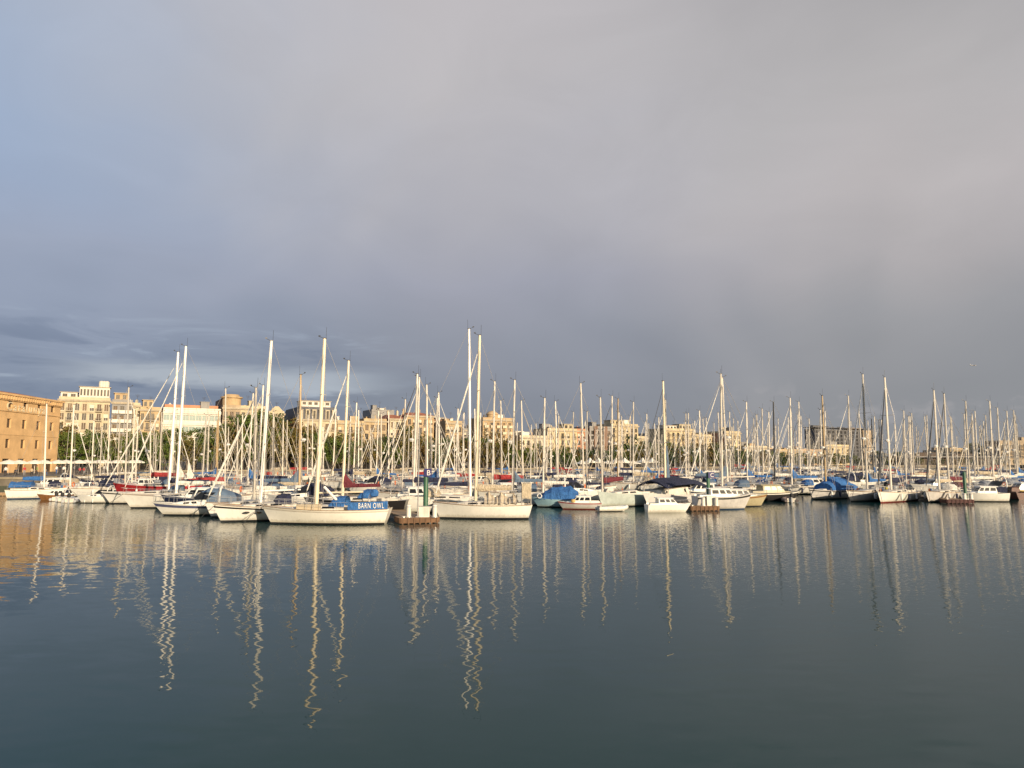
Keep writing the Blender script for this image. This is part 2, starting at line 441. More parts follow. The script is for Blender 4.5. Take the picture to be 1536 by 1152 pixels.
def hull_mesh(L, B, F, stern=0.70, bow_rake=0.10, stern_rake=0.05, nst=15, stripe=(0.80, 0.90), full=0.3):
    """materials: 0 topsides, 1 boot top and underwater, 2 stripe under the sheer"""
    mb = MB(); rings = []
    for i in range(nst):
        t = i / (nst - 1); t = 1 - (1 - t) ** 1.15 if t > .5 else t
        S = sheer(t, F); hb = half_beam(t, B, stern)
        zs = [-0.35, -0.12, 0.13, S * 0.45, S * stripe[0], S * stripe[1], S]
        e = full + 0.55 * t * t
        half = []
        for zc in zs:
            q = max(0.0, (zc + 0.35) / (S + 0.35))
            wd = hb * (q ** e) if q > 0 else 0.0
            wd = max(wd, 0.006)
            xx = -L / 2 + L * t - (1 - q) * bow_rake * L * max(0, (t - .5) / .5) ** 2 + (1 - q) * stern_rake * L * max(0, 1 - t / .35) ** 2
            half.append((xx, wd, zc))
        ring = [(a, -b, c) for a, b, c in reversed(half)] + half
        rings.append(ring)
    n = len(rings[0])
    def mf(i, j):
        k = j if j < 7 else j
        lev = 6 - j - 1 if j < 6 else (j - 7 if j > 6 else -1)
        if lev <= 1: return 1
        return 2 if lev == 4 else 0
    mb.loft(rings, 0, closed=False, caps=(False, False), mf=mf)
    b0 = len(mb.v); mb.v += rings[0]
    mb.f.append(tuple(b0 + k for k in range(n))); mb.m.append(0)
    return mb
def deck_mesh(L, B, F, stern=0.70, nst=15, drop=0.05):
    mb = MB(); rings = []
    for i in range(nst):
        t = i / (nst - 1); t = 1 - (1 - t) ** 1.15 if t > .5 else t
        S = sheer(t, F) - drop; hb = half_beam(t, B, stern) - 0.02; xx = -L / 2 + L * t
        hb = max(hb, 0.008)
        rings.append([(xx, -hb, S), (xx, -hb * .5, S + .04 * B / 3), (xx, 0, S + .06 * B / 3), (xx, hb * .5, S + .04 * B / 3), (xx, hb, S)])
    mb.loft(rings, 0, closed=False, caps=(False, False))
    return mb
def cabin_mesh(xa, xf, wa, wf, z0, ha, hf, n=6):
    mb = MB(); rings = []
    for i in range(n):
        t = i / (n - 1)
        xx = xa + (xf - xa) * t; wd = wa + (wf - wa) * t ** 1.6
        h = (ha + (hf - ha) * t ** 1.3) * (1 if 0 < i < n - 1 else 1.0)
        lean = 0.12 if i == n - 1 else 0
        rings.append([(xx, -wd, z0), (xx - lean * 2, -wd * .86, z0 + h * .88), (xx - lean * 2, -wd * .5, z0 + h), (xx - lean * 2, wd * .5, z0 + h), (xx - lean * 2, wd * .86, z0 + h * .88), (xx, wd, z0)])
    mb.loft(rings)
    return mb
def cabin_window(xa, xf, wa, wf, z0, ha, hf, x1, x2, lo, hi, side):
    """one dark side window lying on the cabin's sloping side"""
    mb = MB(); outer, inner = [], []
    for xx, k in ((x1, lo), (x2, lo), (x2 - .06, hi), (x1 + .06, hi)):
        t = (xx - xa) / (xf - xa); wd = wa + (wf - wa) * t ** 1.6; h = ha + (hf - ha) * t ** 1.3
        yy = wd * (1 - 0.14 * k / 0.88)
        outer.append((xx, side * (yy + .012), z0 + h * k)); inner.append((xx, side * (yy - .03), z0 + h * k))
    return mb.loft([inner, outer])

def sail(label, L, B, F, H, mx=None, rake=0.02, hullm=None, boot=None, stripe=None, cover=None, jib=None, hood=None, mastm=None, group=None,
         cover_style='low', mr=None, boom=True, detail=False, stern=0.70, cabin=True, wirem=None, spreaders=2, name='sailing_yacht', boom_len=None, jr=1.0, flare=0.3, boom_up=0.0, vane=True, gear=False, wr=.013):
    hullm = hullm or white; boot = boot or bootblk; stripe = stripe or hullm; mastm = mastm or alu; wirem = wirem or wire
    mx = 0.10 * L if mx is None else mx
    mr = mr or 0.085
    root = empty(name, label=label, cat='sailing boat', group=group)
    hull_mesh(L, B, F, stern=stern, full=flare).build('hull', [hullm, boot, stripe], root)
    deck_mesh(L, B, F, stern=stern).build('deck', deckm, root)
    S = sheer(0.5, F)
    xa, xf = -0.12 * L, 0.27 * L
    wa, wf, ha, hf = B * .34, B * .17, 0.46, 0.24
    z0 = S - .06
    if cabin:
        cb = cabin_mesh(xa, xf, wa, wf, z0, ha, hf).build('coachroof', deckm, root)
        for side in (-1, 1):
            for a, b in ((0.08, 0.34), (0.40, 0.66)):
                cabin_window(xa, xf, wa, wf, z0, ha, hf, xa + (xf - xa) * a, xa + (xf - xa) * b, .35, .72, side).build('window', glass, cb)
        # cockpit coaming and dark well
        ck = MB()
        o_ = [(-.12 * L, -B * .30), (-.42 * L, -B * .30), (-.42 * L, B * .30), (-.12 * L, B * .30)]; i_ = [(-.12 * L, -B * .23), (-.39 * L, -B * .23), (-.39 * L, B * .23), (-.12 * L, B * .23)]
        ck.loft([[(a, b, z0 - .02), (a, b, z0 + .26), (c, d, z0 + .26), (c, d, z0 - .02)] for (a, b), (c, d) in zip(o_, i_)])
        ck.build('cockpit_coaming', deckm, root)
        wl = MB(); wl.tube([(-0.33 * L, 0, z0), (-0.33 * L, 0, z0 + .75)], .05, 6)
        ring = [(-0.33 * L - .05, .38 * math.cos(a), z0 + .8 + .38 * math.sin(a)) for a in [k * math.pi / 6 for k in range(13)]]
        wl.tube(ring, .022, 5, caps=False); wl.build('steering_wheel', steel, root)
    # mast with masthead gear and spreaders
    zb = S + .2
    top = Vector((mx - rake * H, 0, H))
    base = Vector((mx, 0, zb))
    def mp(f): return base.lerp(top, f)
    md = MB(); md.tube([base, mp(.6), mp(.93), top], [mr * 1.1, mr * 1.05, mr * .95, mr * .8], 8)
    mast = md.build('mast', mastm, root)
    levels = (0.36, 0.66) if spreaders == 2 else ((0.5,) if spreaders == 1 else ())
    for f in levels:
        p = mp(f); wdt = B * (.30 if f < .5 else .24)
        sp = MB(); sp.tube([p + Vector((-.12, -wdt, .05)), p, p + Vector((-.12, wdt, .05))], [.025, .035, .025], 5); sp.build('spreader', mastm, mast)
    if vane:
        tp = MB()
        tp.box(top + Vector((0, 0, .03)), (.30, .10, .07)); tp.tube([top + Vector((-.12, 0, 0)), top + Vector((-.14, 0, .95))], .013, 4)
        tp.tube([top + Vector((.1, 0, .05)), top + Vector((.42, 0, .16))], .016, 4); tp.box(top + Vector((.43, 0, .22)), (.16, .03, .10))
        tp.build('wind_vane', wire_dark, mast)
    bow = Vector((L / 2 - .12, 0, sheer(1, F)))
    st = Vector((-L / 2 + .1, 0, sheer(0, F)))
    rg = MB(); rr = wr
    jt = mp(.93)
    rg.tube([st, top], rr, 4); rg.tube([bow, jt], rr, 4)
    for side in (-1, 1):
        chain = Vector((mx - .15, side * half_beam(.5 + mx / L, B, stern) * .95, S))
        if spreaders == 2:
            a = mp(.36) + Vector((-.12, side * B * .30, .05)); b = mp(.66) + Vector((-.12, side * B * .24, .05))
            rg.tube([chain, a, b, mp(.95)], rr, 4); rg.tube([chain, mp(.36)], rr, 4)
        elif spreaders == 1:
            a = mp(.5) + Vector((-.12, side * B * .30, .05)); rg.tube([chain, a, mp(.95)], rr, 4); rg.tube([chain, mp(.5)], rr, 4)
        else:
            rg.tube([chain, mp(.95)], rr, 4)
    rg.build('rigging', wirem, root)
    if jib:
        j = MB(); a = bow.lerp(jt, .05); b = bow.lerp(jt, .95)
        pts = [a, a.lerp(b, .15), a.lerp(b, .5), a.lerp(b, .85), b]
        j.tube(pts, [q_ * jr for q_ in (.05, .105, .085, .06, .035)], 7); j.build('furled_jib', jib, root)
    if boom:
        bl = boom_len or min(.36 * L, (mx + L / 2) * .72)
        bz = S + 1.25
        bm = MB(); e = Vector((mx - bl, 0, bz + .08 + boom_up)); s0 = Vector((mx - .1, 0, bz))
        bm.tube([s0, e], .07, 7)
        bo = bm.build('boom', mastm, root)
        if cover:
            cv = MB(); rings = []
            n = 9
            for i in range(n):
                tt = i / (n - 1)
                p = s0.lerp(e, tt)
                h = {'low': .34 - .16 * tt, 'peak': .30 - .10 * tt + (1.05 * max(0, 1 - tt / .28) ** 1.3), 'fat': .50 - .18 * tt}[cover_style]
                h += .03 * math.sin(i * 2.3); wd = .17 - .06 * tt + (.05 if cover_style == 'fat' else 0)
                rings.append([(p.x, p.y - wd * .55, p.z - .10), (p.x, p.y - wd, p.z + h * .25), (p.x, p.y - wd * .55, p.z + h * .75), (p.x, p.y, p.z + h),
                              (p.x, p.y + wd * .55, p.z + h * .75), (p.x, p.y + wd, p.z + h * .25), (p.x, p.y + wd * .55, p.z - .10)])
            cv.loft(rings); cv.build('sail_cover', cover, bo)
    if hood:
        hd = MB(); rings = []
        for xx, h, wd in ((xa + .85, .10, B * .30), (xa + .55, .62, B * .33), (xa + .1, .80, B * .35), (xa - .45, .78, B * .35)):
            rings.append([(xx, wd * math.cos(a), z0 + .30 + h * max(0, math.sin(a)) ** .6) for a in [math.pi * k / 8 for k in range(9)]])
        inner = [[(a, b * .97, c - .03) for a, b, c in r] for r in reversed(rings)]
        hd.loft(rings, closed=False, caps=(False, False)); hd.loft(inner, closed=False, caps=(False, False))
        hd.build('sprayhood', hood, root)
    if detail:
        g = MB(); n = 9; tops = {-1: [], 1: []}
        for i in range(n):
            tt = .04 + .92 * i / (n - 1)
            for side in (-1, 1):
                p = Vector((-L / 2 + L * tt, side * max(half_beam(tt, B, stern) - .06, .03), sheer(tt, F) - .03))
                q = p + Vector((0, 0, .62)); g.tube([p, q], .014, 4); tops[side].append(q)
        for side in (-1, 1):
            g.tube(tops[side], .011, 4); g.tube([q - Vector((0, 0, .30)) for q in tops[side]], .009, 4)
        g.tube([tops[-1][-1], Vector((L / 2, 0, sheer(1, F) + .62)), tops[1][-1]], .018, 5)
        g.tube([tops[-1][0], tops[1][0]], .018, 5)
        g.build('guard_rail', steel, root)
        ml = MB(); b0 = Vector((L / 2 - .25, .15, sheer(1, F) - .05)); ml.tube([b0, b0 + Vector((.9, .5, -.75)), b0 + Vector((1.5, .8, -F * 1.28 - .1))], .022, 5); ml.build('mooring_line', rubber, root)
        for side in (-1, 1):
            rr_ = MB(); rr_.tube([(-L / 2 + L * tt, side * (half_beam(tt, B, stern) + .01), sheer(tt, F) - .02) for tt in [.01 + .98 * q / 12 for q in range(13)]], .028, 5); rr_.build('toe_rail', teak, root)
    if gear:
        if spreaders == 2:
            m = MB(); q = mp(.44); m.lathe([(.10, -.13), (.27, -.10), (.28, .05), (.16, .13), (.03, .15)], (q.x + .38, 0, q.z), 10); m.b2((q.x, -.05, q.z - .20), (q.x + .5, .05, q.z - .14)); m.build('radome', fender_m, mast)
        # the small gear of a lived-in yacht: life raft, lifebuoy, cans, fenders
        m = MB(); m.lathe([(.05, -.36), (.22, -.34), (.24, 0), (.22, .34), (.05, .36)], n=9)
        m.v = [(c, a, b) for a, b, c in m.v]; o = m.build('life_raft', c_grey, root); o.location = (mx - .9, 0, z0 + .62)
        m = MB(); pts = [(-L / 2 + .25, -B * .28 + .26 * math.cos(a), sheer(0, F) + .42 + .26 * math.sin(a)) for a in [2 * math.pi * k / 12 for k in range(13)]]
        m.tube(pts, .07, 6, caps=False); m.build('lifebuoy', orange_m if H > 13 else fender_m, root)
        for q, (xx, mm) in enumerate(((.04, c_blue), (.085, orange_m))):
            m = MB(); m.b2((xx * L, -B * .40, S), (xx * L + .26, -B * .34, S + .40)); m.box((xx * L + .13, -B * .37, S + .43), (.10, .06, .06)); m.build('jerrycan', mm, root)
        for side in (-1, 1):
            for q, tt in enumerate((.30, .52, .68)):
                yb = side * (half_beam(tt, B, stern) * .97 + .12); xx = -L / 2 + L * tt
                m = MB(); m.lathe([(.03, .40), (.10, .34), (.13, .2), (.13, -.2), (.10, -.3), (.03, -.34)], (xx, yb, sheer(tt, F) * .55), 8)
                m.tube([(xx, yb, sheer(tt, F) * .55 + .38), (xx, side * half_beam(tt, B, stern), sheer(tt, F) + .25)], .012, 4); m.build('fender', (fender_m, c_navy, fender_m)[q], root)
    root['L'] = L; root['B'] = B; root['F'] = F
    return root

# ------------------------------------------------------------------ motor boat
def motorboat(label, L, B, F, hullm=None, boot=None, stripe=None, style='cruiser', canvas=None, group=None, name='motor_cruiser', cat='motor boat', trim=None, rail=True, hh=0.92):
    hullm = hullm or white; boot = boot or bootblk; stripe = stripe or hullm
    root = empty(name, label=label, cat=cat, group=group)
    hull_mesh(L, B, F, stern=.90, bow_rake=.17, stern_rake=0.0, stripe=(.66, .88) if style == 'sport' else (.80, .92), full=.36).build('hull', [hullm, boot, stripe], root)
    deck_mesh(L, B, F, stern=.90).build('deck', deckm, root)
    S = sheer(.5, F); z0 = S - .06
    wm = trim or white
    if style == 'sport':
        xa, xf = -.10 * L, .32 * L
        cb = cabin_mesh(xa, xf, B * .40, B * .16, z0, .55, .14).build('foredeck_trunk', wm, root)
        for side in (-1, 1):
            cabin_window(xa, xf, B * .40, B * .16, z0, .55, .14, xa + .2 * L * .5, xa + .5 * L * .5, .3, .7, side).build('window', glass, cb)
        ws = MB(); a = [(-.10 * L, B * .40, z0 + .5), (.06 * L, B * .30, z0 + .52), (.10 * L, 0, z0 + .5), (.06 * L, -B * .30, z0 + .52), (-.10 * L, -B * .40, z0 + .5)]
        b = [(p[0] - .09 * L, p[1] * .86, p[2] + .62) for p in a]
        ws.loft([a, b], closed=False, caps=(False, False)); ws.loft([[(p[0] - .03, p[1] * .98, p[2]) for p in b], [(p[0] - .03, p[1] * .98, p[2]) for p in a]], closed=False, caps=(False, False))
        ws.build('windscreen', glass, root)
        if canvas:
            cv = MB(); rings = []
            for xx, h, wd in ((.03 * L, .62, B * .27), (-.10 * L, 1.15, B * .36), (-.26 * L, 1.05, B * .40), (-.42 * L, .55, B * .41)):
                rings.append([(xx, wd, z0 + .25)] + [(xx, wd * math.cos(q), z0 + .35 + h * math.sin(q) ** .7) for q in [math.pi * k / 8 for k in range(1, 8)]] + [(xx, -wd, z0 + .25)])
            cv.loft(rings); cv.build('canvas_cover', canvas, root)
        ar = MB(); pts = [(-.24 * L, B * .44 * math.cos(q), z0 + .2 + 1.5 * math.sin(q) ** .55) for q in [math.pi * k / 10 for k in range(11)]]
        ar.tube(pts, .09, 6); ar.build('radar_arch', wm, root)
    else:
        # trunk cabin forward, wheelhouse amidships
        xa, xf = -.02 * L, .34 * L
        cb = cabin_mesh(xa, xf, B * .36, B * .18, z0, .34, .18).build('trunk_cabin', wm, root)
        wx0, wx1 = -.26 * L, .13 * L
        wh = MB(); rings = []
        zt = z0 + .05
        for xx, dx, wd, zz in ((wx1, .10, B * .37, zt), (wx1, 0, B * .36, zt + hh * .36), (wx1, -.42, B * .32, zt + hh - .1), (wx1, -.55, B * .29, zt + hh)):
            x1 = xx + dx
            rings.append([(wx0, -wd, zz), (x1, -wd, zz), (x1 + .12, 0, zz), (x1, wd, zz), (wx0, wd, zz)])
        wh.loft(rings); hs = wh.build('wheelhouse', wm, root)
        for side in (-1, 1):
            for a, b in ((.06, .36), (.42, .66), (.72, .93)):
                p = MB(); xx0, xx1 = wx0 + (wx1 - wx0) * a, wx0 + (wx1 - wx0) * b
                o_ = [(xx0, side * (B * .357 + .012), zt + hh * .39), (xx1, side * (B * .357 + .012), zt + hh * .39), (xx1 - .30 * b, side * (B * .325 + .012), zt + hh - .13), (xx0 + .05 - .30 * a, side * (B * .325 + .012), zt + hh - .13)]
                i_ = [(u[0], u[1] - side * .03, u[2]) for u in o_]
                p.loft([i_, o_]); p.build('window', glass, hs)
        for side in (-1, 1):
            p = MB(); a0 = (wx1 + .13, side * .06, zt + hh * .40); a1 = (wx1 + .03, side * B * .33, zt + hh * .40); a2 = (wx1 - .35, side * B * .29, zt + hh - .14); a3 = (wx1 - .25, side * .06, zt + hh - .14)
            o_ = [a0, a1, a2, a3]; i_ = [(u[0] - .04, u[1], u[2]) for u in o_]
            p.loft([i_, o_]); p.build('windscreen', glass, hs)
        rf = MB(); rf.loft([[(wx0 - .25, s * B * .34, zt + hh), (wx1 - .30, s * B * .33, zt + hh), (wx1 - .40, s * B * .28, zt + hh + .10), (wx0 - .2, s * B * .28, zt + hh + .10)] for s in (-1, 1)]); rf.build('roof', wm, hs)
        if canvas:
            cv = MB(); rings = []
            for xx, h in ((wx0 - .02, 1.1), (-.34 * L, 1.05), (-.46 * L, .95)):
                wd = B * .37
                rings.append([(xx, wd, z0 + .2), (xx, wd, z0 + h * .8), (xx, wd * .6, z0 + h), (xx, -wd * .6, z0 + h), (xx, -wd, z0 + h * .8), (xx, -wd, z0 + .2)])
            cv.loft(rings); cv.build('canvas_cover', canvas, root)
        else:
            for side in (-1, 1):
                ck = MB(); ck.b2((-.46 * L, side * B * .40, z0), (-.24 * L, side * B * .34, z0 + .30)); ck.build('cockpit_coaming', wm, root)
    if rail:
        g = MB(); tops = {-1: [], 1: []}
        for i in range(6):
            tt = .52 + .46 * i / 5
            for side in (-1, 1):
                p = Vector((-L / 2 + L * tt, side * max(half_beam(tt, B, .9) - .08, .04), sheer(tt, F) - .03)); q = p + Vector((0, 0, .55))
                g.tube([p, q], .014, 4); tops[side].append(q)
        for side in (-1, 1): g.tube(tops[side], .015, 4)
        g.tube([tops[-1][-1], tops[1][-1]], .015, 4); g.build('guard_rail', steel, root)
    root['L'] = L; root['B'] = B; root['F'] = F
    return root
def dinghy(label, group=None, motor=True, tubem=None, name='inflatable_dinghy'):
    root = empty(name, label=label, cat='dinghy', group=group)
    tb = MB(); pts = [(-1.5, -.62, .22), (.6, -.62, .24), (1.25, -.40, .32), (1.5, 0, .38), (1.25, .40, .32), (.6, .62, .24), (-1.5, .62, .22)]
    tb.tube(pts, [.17, .21, .20, .20, .20, .21, .17], 9); tb.build('tube_collar', tubem or grey_tube, root)
    fl = MB(); fl.b2((-1.35, -.5, .04), (1.1, .5, .12)); fl.b2((-1.38, -.48, .04), (-1.33, .48, .52)); fl.build('floor_board', deckm, root)
    if motor:
        en = MB(); en.lathe([(.05, 0), (.19, .05), (.22, .28), (.17, .46), (.06, .52)], (-1.55, 0, .62), 9)
        e = en.build('outboard_motor', rubber, root)
        lg = MB(); lg.b2((-1.62, -.06, -.25), (-1.46, .06, .64)); lg.build('motor_leg', grey_tube, e)
    return root

OBST = []          # boats and pontoons already standing on the water: (x0, x1, y0, y1)
MASTS = []         # (photo column of the masthead, root)
def note(root, extra=.35):
    L, B, a = root['L'], root['B'], root.rotation_euler.z
    hx = abs(math.cos(a)) * L / 2 + abs(math.sin(a)) * B / 2; hy = abs(math.sin(a)) * L / 2 + abs(math.cos(a)) * B / 2
    OBST.append((root.location.x - hx - extra, root.location.x + hx + extra, root.location.y - hy - extra, root.location.y + hy + extra))
def front_sail(px_bow, px_stern, y_w, mast, label, B=3.2, F=1.25, yaw=0.0, **kw):
    """side-on yacht: bow and stern columns, waterline row, mast = (column and row of the top, column of the base)"""
    d = ground((px_bow + px_stern) / 2, y_w).y; Yc = d + .45 * B
    xb, xs = at(px_bow, y_w - 18, Yc).x, at(px_stern, y_w - 18, Yc).x
    L = abs(xb - xs) / math.cos(yaw); sgn = -1 if xb < xs else 1
    tx, ty, bx = mast
    T = at(tx, ty, Yc); Bp = at(bx, y_w - 30, Yc)
    mid = (xb + xs) / 2
    mx = (Bp.x - mid) * sgn / math.cos(yaw)
    rk = -(T.x - Bp.x) * sgn / T.z
    root = sail(label, L, B, F, T.z, mx=mx, rake=rk, **kw)
    root.location = (mid, Yc, 0); root.rotation_euler.z = (math.pi if sgn < 0 else 0) + yaw
    note(root); MASTS.append((tx, root))
    return root
def shrink(root, s):
    root.scale = (s, s, s)
    for k in ('L', 'B', 'F'): root[k] = root[k] * s
    return root
def billow(rings, n=4, sag=.10, jit=.022, seed=1):
    rn = random.Random(seed); out_ = []
    for a, b in zip(rings[:-1], rings[1:]):
        for q in range(n):
            t_ = q / n; s_ = sag * math.sin(math.pi * t_)
            out_.append([(u[0] + (v[0] - u[0]) * t_, (u[1] + (v[1] - u[1]) * t_) * (1 - s_ * .6) + rn.uniform(-jit, jit), u[2] + (v[2] - u[2]) * t_ - (s_ if 0 < i < len(a) - 1 else 0) + rn.uniform(-jit, jit)) for i, (u, v) in enumerate(zip(a, b))])
    return out_ + [rings[-1]]
def put(root, px, y_w, heading, ref=0.0):
    """waterline point REF metres forward of midships stands at the pixel"""
    p = ground(px, y_w); a = R(heading)
    root.rotation_euler.z = a
    hy = root['B'] * .42 if 'B' in root.keys() else .4
    root.location = (p.x - ref * math.cos(a), p.y - ref * math.sin(a) + hy * abs(math.cos(a)), 0)
    if 'L' in root.keys(): note(root)
    return root

# ------------------------------------------------------------------ pontoons with their ends, posts and sign piles
def pontoon(px, y_b, W, length, yaw, label, timber=rust_wood, T=2.0):
    p = ground(px, y_b)
    root = empty('floating_pontoon', (p.x, p.y, 0), R(yaw), label, 'pontoon', 'pontoons between the boats')
    dk = MB()
    dk.b2((-W / 2, .12, .34), (W / 2, T, .46)); dk.b2((-1.0, T, .34), (1.0, length, .46))
    dk.build('walkway', teak, root, smooth=False)
    fl = MB(); fl.b2((-.85, .3, -.35), (.85, length - .3, .338))
    fl.build('float', concrete, root, smooth=False)
    ed = MB()
    ed.b2((-W / 2 - .02, 0, .06), (W / 2 + .02, .12, .475)); ed.b2((-W / 2 - .08, .12, .06), (-W / 2, T, .47)); ed.b2((W / 2, .12, .06), (W / 2 + .08, T, .47))
    for k in range(7): ed.b2((-W / 2 + .15 + (W - .3) * k / 6 - .06, -.05, -.1), (-W / 2 + .15 + (W - .3) * k / 6 + .06, 0, .46))
    for q in (-.38, .38):
        cl_ = MB(); cl_.tube([(W * q - .18, .5, .56), (W * q + .18, .5, .56)], .03, 5); cl_.b2((W * q - .05, .47, .46), (W * q + .05, .53, .55)); cl_.build('cleat', steel, root)
    ed.build('edge_timber', timber, root, smooth=False)
    a = R(yaw)
    for s in range(int(length / 4)):
        cx, cy = p.x - math.sin(a) * (s * 4 + 2), p.y + math.cos(a) * (s * 4 + 2)
        OBST.append((cx - 1.1, cx + 1.1, cy - 2, cy + 2))
    return root, p
def post(x, y, z0, h, r, label, m=pile_white, name='dock_post', group='white posts on the pontoon ends'):
    root = empty(name, (x, y, z0), 0, label, 'post', group)
    a = MB(); a.lathe([(r, 0), (r, h * .9), (r * .97, h * .97), (r * .6, h)], n=12); a.build('shaft', m, root)
    b = MB(); b.lathe([(r * 1.06, h * .80), (r * 1.06, h * .88)], n=12); b.build('collar_band', mat('post_band', (.42, .40, .42), .6, .1), root)
    c = MB(); c.lathe([(r * 1.5, 0), (r * 1.5, .05), (r, .07)], n=12); c.build('base_flange', steel, root)
    return root
def sign_pile(px, y_top, y_w, r, letter, label, flag_px, sy0, sy1):
    p = ground(px, y_w); T = at(px, y_top, p.y)
    root = empty('sign_pile', (p.x, p.y, 0), 0, label, 'mooring pile', 'green piles with letter signs')
    a = MB(); a.lathe([(r, -1.2), (r, T.z - .1), (r * .8, T.z), (r * .2, T.z + .05)], n=12); a.build('pile', pile_green, root)
    b = MB(); b.lathe([(r * 1.25, .9), (r * 1.25, 1.1)], n=12); b.build('pile_collar', rubber, root)
    if flag_px:
        l, rr_ = at(flag_px[0], sy0, p.y - r), at(flag_px[1], sy1, p.y - r)
        wd, hh = rr_.x - l.x, l.z - rr_.z
        cxx, cz = (l.x + rr_.x) / 2 - p.x, (l.z + rr_.z) / 2
        s = MB(); s.box((cxx, -r - .05, cz), (wd, .07, hh)); so = s.build('sign_board', sign_navy, root, smooth=False)
        if letter: text_mesh('letter', letter, hh * .92, sign_white, so, (cxx + wd * .1, -r - .105, cz - hh * .32), extrude=.008)
    return root

pB, eB = pontoon(630, 785.5, 3.1, 118, 22, 'long pontoon ending in worn orange timber by the pile signed B')
pC, eC = pontoon(1058, 766.5, 2.9, 150, 6, 'pontoon ending in rusty orange timber by the pile signed C')
pD, eD = pontoon(1441, 755.5, 3.0, 190, -4, 'pontoon with dark red end timber at the right of the harbour', T=1.5, timber=mat('timber_dark_red', (.05, .009, .008), .7, .3, 1.5))
for px, y_t, lab in ((613, 757, 'white post at the left edge of the B pontoon end'), (652, 757, 'white post at the right edge of the B pontoon end, by the white yacht')):
    q = ground(px, 785.5); q = at(px, 777, q.y + .45)
    post(q.x, q.y, .46, at(px, y_t, q.y).z - .46, .19, lab)
for px, y_t, lab in ((1055, 746, 'white post left of the green pile signed C'), (1074.5, 746, 'white post at the right corner of the C pontoon end')):
    q = ground(px, 766.5); q = at(px, 760, q.y + .5)
    post(q.x, q.y, .46, at(px, y_t, q.y).z - .46, .20, lab)
for px, lab in ((1447, 'pale post left of the green pile on the dark red pontoon end'), (1457, 'pale post right of the green pile on the dark red pontoon end')):
    q = ground(px, 755.5); q = at(px, 750, q.y + .5)
    post(q.x, q.y, .46, at(px, 740, q.y).z - .46, .20, lab)
sign_pile(638, 704, 782, .20, 'B', 'green pile carrying a navy sign with the white letter B', (636.5, 647.5), 703, 715)
sign_pile(1063.5, 708.5, 764, .19, 'C', 'green pile carrying a navy sign with the white letter C', (1062, 1071.5), 708, 717)
sign_pile(1449, 708, 755, .18, None, 'plain dark green pile at the dark red pontoon end', None, 0, 0)
q = at(636.5, 777, eB.y + .75)
bx = empty('service_box', (q.x, q.y, .46), 0, 'white service box at the foot of the green pile signed B', 'box')
b = MB(); b.b2((-.42, -.22, 0), (.42, .0, .82)); b.build('cabinet', pile_white, bx); b = MB(); b.b2((-.45, -.25, .82), (.45, .03, .88)); b.build('lid', steel, bx)
b = MB(); b.b2((-.02, -.235, .08), (.36, -.22, .76)); b.build('door', mat('box_door', (.60, .57, .50), .5, .08), bx)
q = at(626.5, 777, eB.y + .5)
pl = empty('flag_pole', (q.x, q.y, .46), 0, 'thin bare grey pole standing between the B pontoon posts', 'pole')
b = MB(); b.tube([(0, 0, 0), (.05, 0, at(628, 640, q.y).z - .46)], [.055, .035], 7); b.build('shaft', steel, pl)
b = MB(); b.box((0, 0, .04), (.3, .3, .06)); b.build('base_plate', steel, pl)
q = at(1063, 760, eC.y + .9)
bx = empty('service_box', (q.x + .25, q.y, .46), 0, 'pale service box behind the pile signed C', 'box')
b = MB(); b.b2((-.45, -.22, 0), (.45, .15, .9)); b.build('cabinet', pile_white, bx); b = MB(); b.b2((-.48, -.25, .9), (.48, .18, .96)); b.build('lid', steel, bx)

# ------------------------------------------------------------------ the boats along the front, one by one
def fenders(root, xs, side, m=fender_m, r=.13):
    L, B, F = root['L'], root['B'], root['F']
    for fx in xs:
        t = fx / L + .5
        f = MB(); yy = side * (half_beam(t, B) + r + .03)
        f.lathe([(.03, .45), (r * .8, .38), (r, .25), (r, -.15), (r * .8, -.28), (.03, -.33)], (fx, yy, F * .55), 9)
        f.tube([(fx, yy, F * .55 + .42), (fx, side * (half_beam(t, B) - .05), sheer(t, F) + .3)], .012, 4)
        f.build('fender', m, root)
# 1 the cream sloop with the lettered weather cloth
bo = front_sail(392, 586, 788, (487, 508, 474.5), 'cream sloop with blue weather cloth lettered BARN OWL, its mast thick and pale', B=3.2, F=1.14,
                hullm=cream_h, boot=bootblk, stripe=mat('cove_stripe', (.55, .50, .42), .5, .1), mastm=mat('mast_cream', (.72, .62, .44), .45, .06), mr=.145, hood=c_blue, boom=True, cover=None, detail=True, stern=.55)
Lb = bo['L']; s_ = math.cos(bo.rotation_euler.z)
def lx(root, px, y=760):            # photo column -> local x along a side-on boat
    return (at(px, y, root.location.y - root['B'] / 2).x - root.location.x) * math.cos(root.rotation_euler.z)
x1, x2 = lx(bo, 521), lx(bo, 579)
yy = -1 if s_ > 0 else 1             # local side that faces the camera
sd = -1 if s_ > 0 else 1
wc = MB(); rings = []
for k in range(9):
    xx = x1 + (x2 - x1) * k / 8; t = xx / Lb + .5; hb = half_beam(t, bo['B'], .55) + .0; S = sheer(t, bo['F'])
    rings.append([(xx, sd * hb, S - .03), (xx, sd * (hb + .02), S + .3), (xx, sd * (hb - .01), S + .60), (xx, sd * (hb - .03), S + .60), (xx, sd * (hb - .02), S - .03)])
wc.loft(rings); cloth = wc.build('weather_cloth', c_blue, bo)
txm = (x1 + x2) / 2 + (x2 - x1) * .09
tt_ = txm / Lb + .5
a0 = half_beam((x1 * .3 + x2 * .7) / Lb + .5, bo['B'], .55); 
slope_ang = math.atan((half_beam(x2 / Lb + .5, bo['B'], .55) - half_beam(x1 / Lb + .5, bo['B'], .55)) / (x2 - x1))
